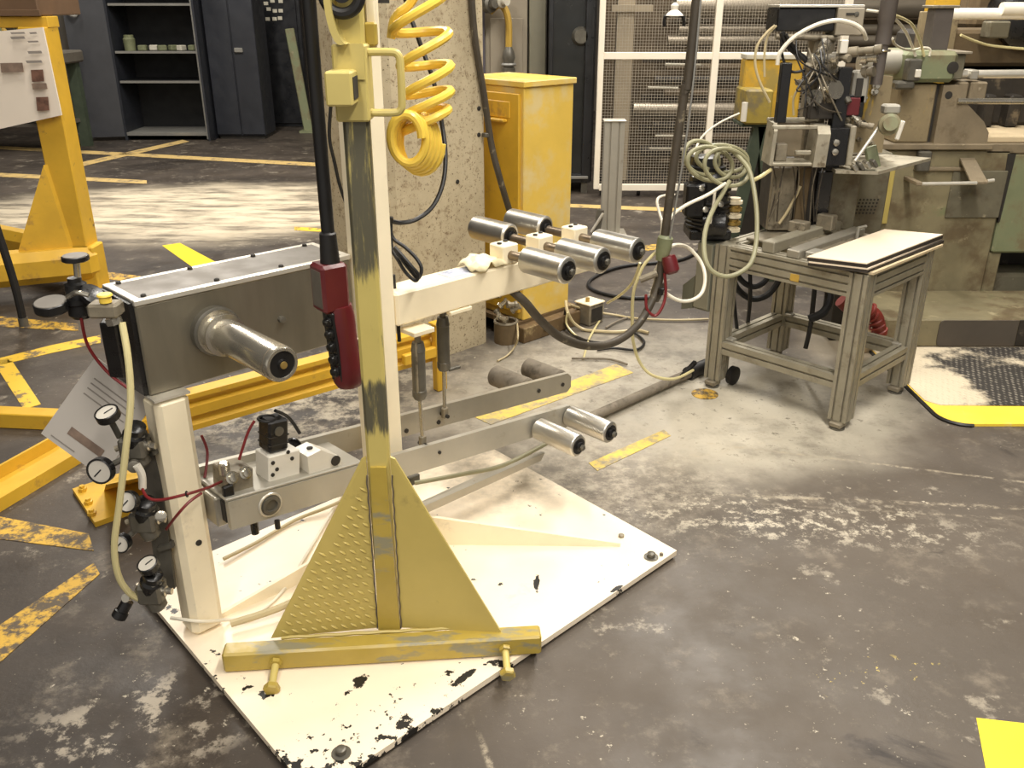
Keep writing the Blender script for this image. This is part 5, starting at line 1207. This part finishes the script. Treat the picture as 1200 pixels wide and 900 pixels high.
def ww(pts, r=.006, m='white_tube'): return build('line', M().tube([at(*p) for p in pts], r, 8), MT[m], wt)
ww([(866,133,5.5),(845,143,5.3),(828,155,5.0),(818,168,4.6),(813,185,4.3)])
ww([(850,215,3.9),(830,228,3.8),(805,240,3.7),(788,252,3.6),(783,262,3.55)], .0075)
ww([(772,310,3.42),(767,322,3.42),(772,335,3.42),(785,347,3.42),(800,353,3.44),(815,350,3.48),(824,340,3.52),(826,322,3.56),(820,305,3.6),(806,290,3.6),(792,287,3.5),(780,292,3.45)], .0075)
ww([(790,228,3.7),(775,230,3.6),(770,236,3.55),(773,250,3.5),(776,262,3.45),(774,280,3.42),(768,296,3.42)], .0055)
ww([(768,296,3.42),(755,310,3.42),(748,325,3.42),(742,345,3.42),(741,375,3.42),(742,400,3.42),(750,425,3.42),(765,440,3.42),(790,444,3.5),(812,434,3.7)], .0065, 'cream_tube')
ww([(750,308,3.44),(742,330,3.5),(728,345,3.6),(712,355,3.75)], .0055, 'cream_tube')

# ================================================================== conduit drop with loop to the arm
cdp = thing('conduit_drop', at(780,290,3.4), 'dark flexible conduit dropping from above and looping to the cream arm', 'conduit')
end = W(.55,.02,.797)
def cq(n,b,m='conduit'): return build(n, b, MT[m], cdp)
top = at(817,-10,3.4)
cq('rigid_pipe', M().tube([Vector((top.x+.10,3.45,5.0)), top, at(803,100,3.4), at(790,190,3.4), at(778,285,3.4)], .0165, 12))
cq('flexible_loop', M().tube([at(776,300,3.4), at(772,330,3.39), at(763,355,3.36), at(748,380,3.3), at(728,397,3.22), at(705,405,3.14), at(680,404,3.06), at(655,394,3.0), at(632,374,2.95), at(616,355,2.91), end], .0155, 12))
cq('safety_wire', M().tube([at(821,0,3.39), at(812,100,3.38), at(800,190,3.38), at(785,280,3.38)], .004, 6), 'shelf_edge')
cq('coupling', M().lathe(at(775,305,3.4), Vector((.12,0,1)), [(0,.022),(.05,.03),(.09,.03),(.10,.02)], 14), 'clutter_green')
cq('red_coupling', M().lathe(at(783,300,3.38), Vector((.3,-.2,-1)), [(0,.026),(.02,.03),(.06,.03),(.07,.02)], 14), 'red_plastic')
cq('lower_coupling', M().lathe(at(773,330,3.4), Vector((-.2,0,-1)), [(0,.022),(.05,.024),(.08,.018)], 12), 'dark_metal')
cq('tee_handle', M().cyl(at(750,328,3.38), at(770,320,3.38), .014, n=10), 'dusty_steel')
cq('thin_lead', M().tube([at(779,320,3.37), at(780,345,3.36), at(775,362,3.34), at(767,370,3.33), at(758,362,3.33), at(757,345,3.34)], .006, 8), 'red_tube')
cq('cable_end', M().cyl(at(775,338,3.36), at(774,345,3.36), .012, n=10), 'black_plastic')
fc_ = thing('floor_cables', fl(720,380), 'tangle of thin yellowed cables on the floor under the conduit loop', 'cable')
def fq(pix, r, m, z=.012): return build('cable_run', M().tube([fl(x,y,z if len(p_)<3 else p_[2]) for p_ in pix for (x,y) in [p_[:2]]], r, 7), MT[m], fc_)
fq([(663,353,.16),(665,365,.12),(672,378,.05),(684,386),(700,388),(722,389),(745,387),(760,390)], .009, 'beige_tube')
fq([(668,357,.15),(690,364,.05),(720,369),(745,373),(790,375),(830,374)], .007, 'beige_tube')
fq([(663,362,.12),(662,378,.04),(672,392),(690,400),(708,402)], .008, 'black_cable'); fq([(665,366,.12),(664,380,.05),(676,394),(694,401)], .006, 'cream_tube')
fq([(706,352),(705,370),(697,385),(690,398),(686,412),(684,420)], .006, 'cream_tube'); fq([(700,410),(720,408),(745,410),(755,402),(748,393),(738,388)], .007, 'black_cable')
fq([(670,420),(690,420),(715,421),(735,427)], .006, 'dusty_roller'); fq([(710,384),(720,378),(735,372)], .006, 'dusty_roller')
lc = thing('black_floor_cable', fl(720,330), 'black cable lying in an open loop on the floor beyond the rollers', 'cable')
build('loop', M().tube([fl(x,y,.012) for x,y in ((700,322),(722,314),(745,310),(770,308),(800,304),(820,294))], .012, 8), MT['black_cable'], lc)
build('loop', M().tube([fl(x,y,.012) for x,y in ((705,320),(692,328),(690,335),(698,341),(715,346),(738,349),(765,349))], .011, 8), MT['black_cable'], lc)
fp = thing('floor_pipe', fl(760,460), 'grey pipe lying on the floor from the table foot toward the rollers', 'pipe')
build('pipe_body', M().tube([fl(690,490,.03), fl(735,470,.03), fl(790,445,.03), fl(826,430,.03)], .022, 12, False), MT['dusty_roller'], fp)
build('pipe_clamp', M().bar(fl(798,442,.05), fl(815,424,.10), .02, .02, Z, .003), MT['black_plastic'], fp)
build('pipe_sleeve', M().cyl(fl(806,438,.03), fl(828,428,.03), .034, n=14), MT['black_rubber'], fp)

# ================================================================== large machine on the right
rm = thing('green_grinding_machine', (2.6, 5.3, 0), 'large dusty green-grey machine tool with a flared plate at the right edge', 'machine')
def rq(n,b,m,p=None,l=None): return build(n, b, MT[m], p or rm, l)
def rx(n,x0,x1,y0,y1,z0,z1,m,bev=.008,p=None,l=None): return rq(n, M().bx(x0,x1,y0,y1,z0,z1,bev), m, p, l)
MY = 4.98
rx('base_casting', 1.98,2.722,MY,5.9,0,.955,'machine_green',.012)
rx('base_casting', 2.73,3.6,MY,5.9,.375,.93,'machine_pale',.012); rx('side_skirt', 2.73,2.80,MY+.02,5.9,0,.375,'machine_green',.008)
rx('inner_cavity', 2.80,3.6,MY+.35,5.9,0,.375,'machine_dark',.004); rx('cavity_floor', 2.8,3.6,MY+.05,5.4,0,.05,'machine_dark',.004)
rx('cavity_block', 2.83,3.3,MY+.12,MY+.34,.05,.22,'machine_greyg',.02)
rq('gap', M().prism([Vector((2.70,MY-.004,.93)), Vector((2.745,MY-.004,.93)), Vector((2.735,MY-.004,.56)), Vector((2.728,MY-.004,.55))], Vector((0,.02,0))), 'groove_dark')
rx('ledge', 2.0,2.60,MY-.03,5.3,.955,.985,'machine_plate',.004); rx('ledge_lower', 2.2,2.56,MY-.02,5.0,.84,.86,'machine_plate',.004)
# upper column and flared plate
rx('upper_column', 2.075,2.262,5.0,5.5,.985,1.29,'machine_tan',.008); rx('column_joint', 2.262,2.282,5.02,5.5,.985,1.29,'groove_dark',.002)
fl_ = [Vector((2.285,MY,.985)), Vector((2.575,MY,.985)), Vector((2.575,MY,1.04)), Vector((2.535,MY,1.10)), Vector((2.44,MY,1.18)), Vector((2.385,MY,1.235)), Vector((2.375,MY,1.285)), Vector((2.285,MY,1.285))]
fp_ = rq('flared_plate', M().prism(fl_, Vector((0,.12,0))), 'machine_plate')
rq('plate_hole', M().lathe(Vector((2.32,MY+.001,1.235)), Vector((0,-1,0)), [(0,.02),(.002,.02),(.0025,.012)], 16), 'groove_dark', fp_)
hdd = rx('head', 2.06,2.33,4.96,5.35,1.30,1.455,'machine_pale',.02,None,'pale green head casting')
rx('head_end', 2.325,2.395,5.02,5.35,1.31,1.44,'machine_greyg',.006); rx('head_lip', 2.30,2.41,4.99,5.3,1.44,1.452,'panel_beige',.002)
rq('head_hole', M().lathe(Vector((2.305,4.96,1.375)), Vector((0,-1,0)), [(0,.03),(.004,.03),(.005,.018)], 20), 'groove_dark', hdd)
rq('quill', M().cyl(Vector((1.86,5.08,1.395)), Vector((2.07,5.08,1.395)), .062, n=24), 'bright_alu', None, 'bright quill'); 
vb2 = rx('valve_pack', 2.05,2.12,4.90,4.97,1.31,1.42,'dark_metal',.008); rx('valve_cap', 2.085,2.115,4.885,4.90,1.33,1.37,'white_plastic',.004,vb2)
rx('valve_base', 2.0,2.10,4.90,4.98,1.27,1.31,'dark_metal',.01)
rx('grey_post', 2.225,2.325,5.1,5.2,1.45,1.66,'post_grey',.004); rx('post_cap', 2.20,2.345,5.08,5.22,1.66,1.675,'dusty_steel',.003)
rq('rod', M().cyl(Vector((2.39,5.05,1.335)), Vector((3.6,5.05,1.345)), .022, n=14), 'steel_edge'); rx('rod_nut', 2.43,2.47,5.0,5.1,1.31,1.36,'bright_alu',.006)
rq('rod', M().cyl(Vector((2.37,4.98,1.205)), Vector((3.6,4.98,1.205)), .016, n=14), 'chrome')
rq('top_rod', M().cyl(Vector((2.36,5.3,1.63)), Vector((3.6,5.3,1.63)), .030, n=14), 'fence_white'); rq('rod_knuckle', M().cyl(Vector((2.66,5.28,1.655)), Vector((2.78,5.28,1.655)), .034, n=14), 'fence_white')
rx('carriage', 2.38,2.43,5.0,5.2,1.21,1.30,'machine_plate'); rx('carriage', 2.44,2.53,5.0,5.2,1.21,1.30,'machine_plate')
rx('bed', 2.58,3.6,4.98,5.9,.93,.985,'machine_plate',.006); rx('bed_slab', 2.585,3.6,5.0,5.5,.985,1.02,'board_tan',.006)
rx('headstock', 2.60,3.6,5.45,6.1,1.02,1.32,'machine_dark',.02); rx('headstock_top', 2.55,3.6,5.6,6.1,1.34,1.54,'weathered_wood',.02)
rx('headstock_rib', 2.72,2.78,5.36,5.46,1.02,1.2,'machine_dark',.01); rx('headstock_rib', 2.86,2.93,5.36,5.46,1.02,1.2,'machine_dark',.01)
rq('wheel_guard', M().lathe(Vector((2.98,5.52,1.62)), Vector((0,1,0)), [(0,.16),(.02,.19),(.20,.19)], 28), 'black_plastic'); rx('guard_foot', 2.70,2.82,5.45,5.55,1.50,1.59,'machine_greyg')
rx('back_bar', 2.66,3.6,5.7,5.8,1.72,1.76,'shelf_edge',.004)
yp = rx('yellow_upright', 2.44,2.59,5.62,5.75,1.0,2.3,'yellow_frame',.006,None,'yellow upright'); rx('upright_plate', 2.36,2.58,5.58,5.62,1.28,1.64,'machine_tan',.004)
rq('plate_slot', M().lathe(Vector((2.455,5.58,1.47)), Vector((0,-1,0)), [(0,.02),(.002,.02),(.0025,.01)], 14), 'groove_dark')
# U-shaped handle plate in front
rq('handle_bar', M().cyl(Vector((2.18,4.80,.80)), Vector((2.47,4.80,.805)), .010, n=10), 'steel_edge'); rq('handle_plate', M().prism([Vector((2.44,4.80,.80)), Vector((2.53,4.80,.80)), Vector((2.52,4.97,.90)), Vector((2.44,4.97,.90))], Z*.01), 'machine_plate')
rx('handle_arm', 2.155,2.185,4.80,4.98,.79,.81,'machine_plate',.003); rq('handle_knob', M().cyl(Vector((2.525,4.80,.815)), Vector((2.56,4.80,.82)), .010, n=10), 'steel_edge')
rx('latch', 2.20,2.27,4.93,4.98,.84,.95,'dark_metal',.008); rx('yellow_stripe', 2.05,2.095,4.955,4.98,.55,.90,'yellow_gusset',.003); rx('dark_panel', 1.985,2.04,4.95,4.98,.52,.95,'machine_dark',.003)
rx('shade_panel', 2.42,2.72,MY-.012,MY,.58,.84,'machine_greyg',.004)
pf = rx('vented_panel', 1.70,1.90,4.55,4.75,.45,1.0,'machine_greyg',.006,None,'grey-green vented panel')
vn = M()
for i in range(8):
    for j in range(5): vn.lathe(Vector((1.72+.018*i+.003*j,4.5495,.70+.017*j)), Vector((0,-1,0)), [(0,.0055),(.0008,.0055)], 8)
build('vent_holes', vn, MT['groove_dark'], pf, None, 'stuff')
rx('panel_stand', 1.72,1.88,4.57,4.73,0,.45,'machine_dark',.004)
def rt2(pts, r=.007, m='white_tube'): return rq('air_tube', M().tube([at(*p) for p in pts], r, 8), m)
rt2([(1047,20,4.2),(1060,35,4.5),(1068,52,4.9),(1073,66,4.95)]); rt2([(1049,18,4.2),(1068,28,4.6),(1078,48,4.9),(1083,66,4.95)], .007, 'cream_tube'); rt2([(1046,45,4.3),(1050,53,4.6),(1066,59,4.9),(1082,56,4.95),(1090,58,4.96),(1089,66,4.96)], .006)
rt2([(1126,41,5.1),(1145,49,5.2),(1165,54,5.3),(1210,58,5.3)], .007, 'cream_tube')
# dark back machine above the rack side
bm_ = thing('rear_dark_machine', (3.6, 6.9, 0), 'dark rusty machine standing behind the green machine tool', 'machine')
build('rear_body', M().bx(2.95,4.6,6.6,7.4,0,1.5,.03), MT['machine_dark'], bm_); build('rear_hood', M().bx(3.1,4.6,6.55,7.2,1.5,1.9,.05), MT['weathered_wood'], bm_)
build('rear_pipe', M().cyl(Vector((2.9,6.5,1.2)), Vector((4.6,6.5,1.2)), .05, n=14), MT['pipe_grey'], bm_)

# plinth with its painted toe recess, and tread mat on the right
pz = at(1085,374,4.47).z
rx('plinth', 1.97,3.6,4.47,MY,0,pz,'machine_green',.008)
px0, px1 = at(1100,390,4.46).x, at(1192,390,4.46).x
rp = M(); r0 = .02
rp.prism([Vector((px0+r0,4.47,.006)), Vector((px1,4.47,.006)), Vector((px1,4.47,pz-.006)), Vector((px0+r0,4.47,pz-.006)), Vector((px0+.006,4.47,pz-.014)), Vector((px0,4.47,pz-.03)), Vector((px0,4.47,.03)), Vector((px0+.006,4.47,.012))], Vector((0,-.006,0)))  # flat dark sheet: the shade of the toe recess is put into its colour
rq('toe_recess_shade', rp, 'recess_grey', None, 'dark brown-grey sheet standing in for the shaded toe recess of the plinth')
rx('toe_recess_shade', px1+.004,3.6,4.464,4.47,.006,pz-.004,'machine_dark',.002)
mt_ = thing('tread_mat', (2.9, 3.95, 0), 'black anti-slip mat with a yellow border in front of the machine plinth', 'mat')
def matpts(x0, x1, y0, y1, r, z):
    pts = [Vector((x1,y0,z)), Vector((x1,y1,z)), Vector((x0,y1,z))]
    for k in range(7):
        a = PI + PI/2*k/6; pts.append(Vector((x0+r+r*math.cos(a), y0+r+r*math.sin(a), z)))
    return pts
ym = build('border', M().prism(matpts(1.885,4.2,3.50,4.42,.12,.0), Z*.012), MT['mat_yellow'], mt_)
build('tread_surface', M().prism([Vector((4.2,3.66,.012)), Vector((4.2,4.42,.012)), Vector((1.89,4.42,.012)), Vector((1.89,3.74,.012)), Vector((1.94,3.69,.012))], Z*.004), MT['mat'], mt_)
build('edge_trim', M().tube([p+Vector((-.006,-.006,.006)) for p in matpts(1.885,4.2,3.50,4.42,.12,.0)[2:]], .009, 6, False), MT['black_rubber'], mt_)
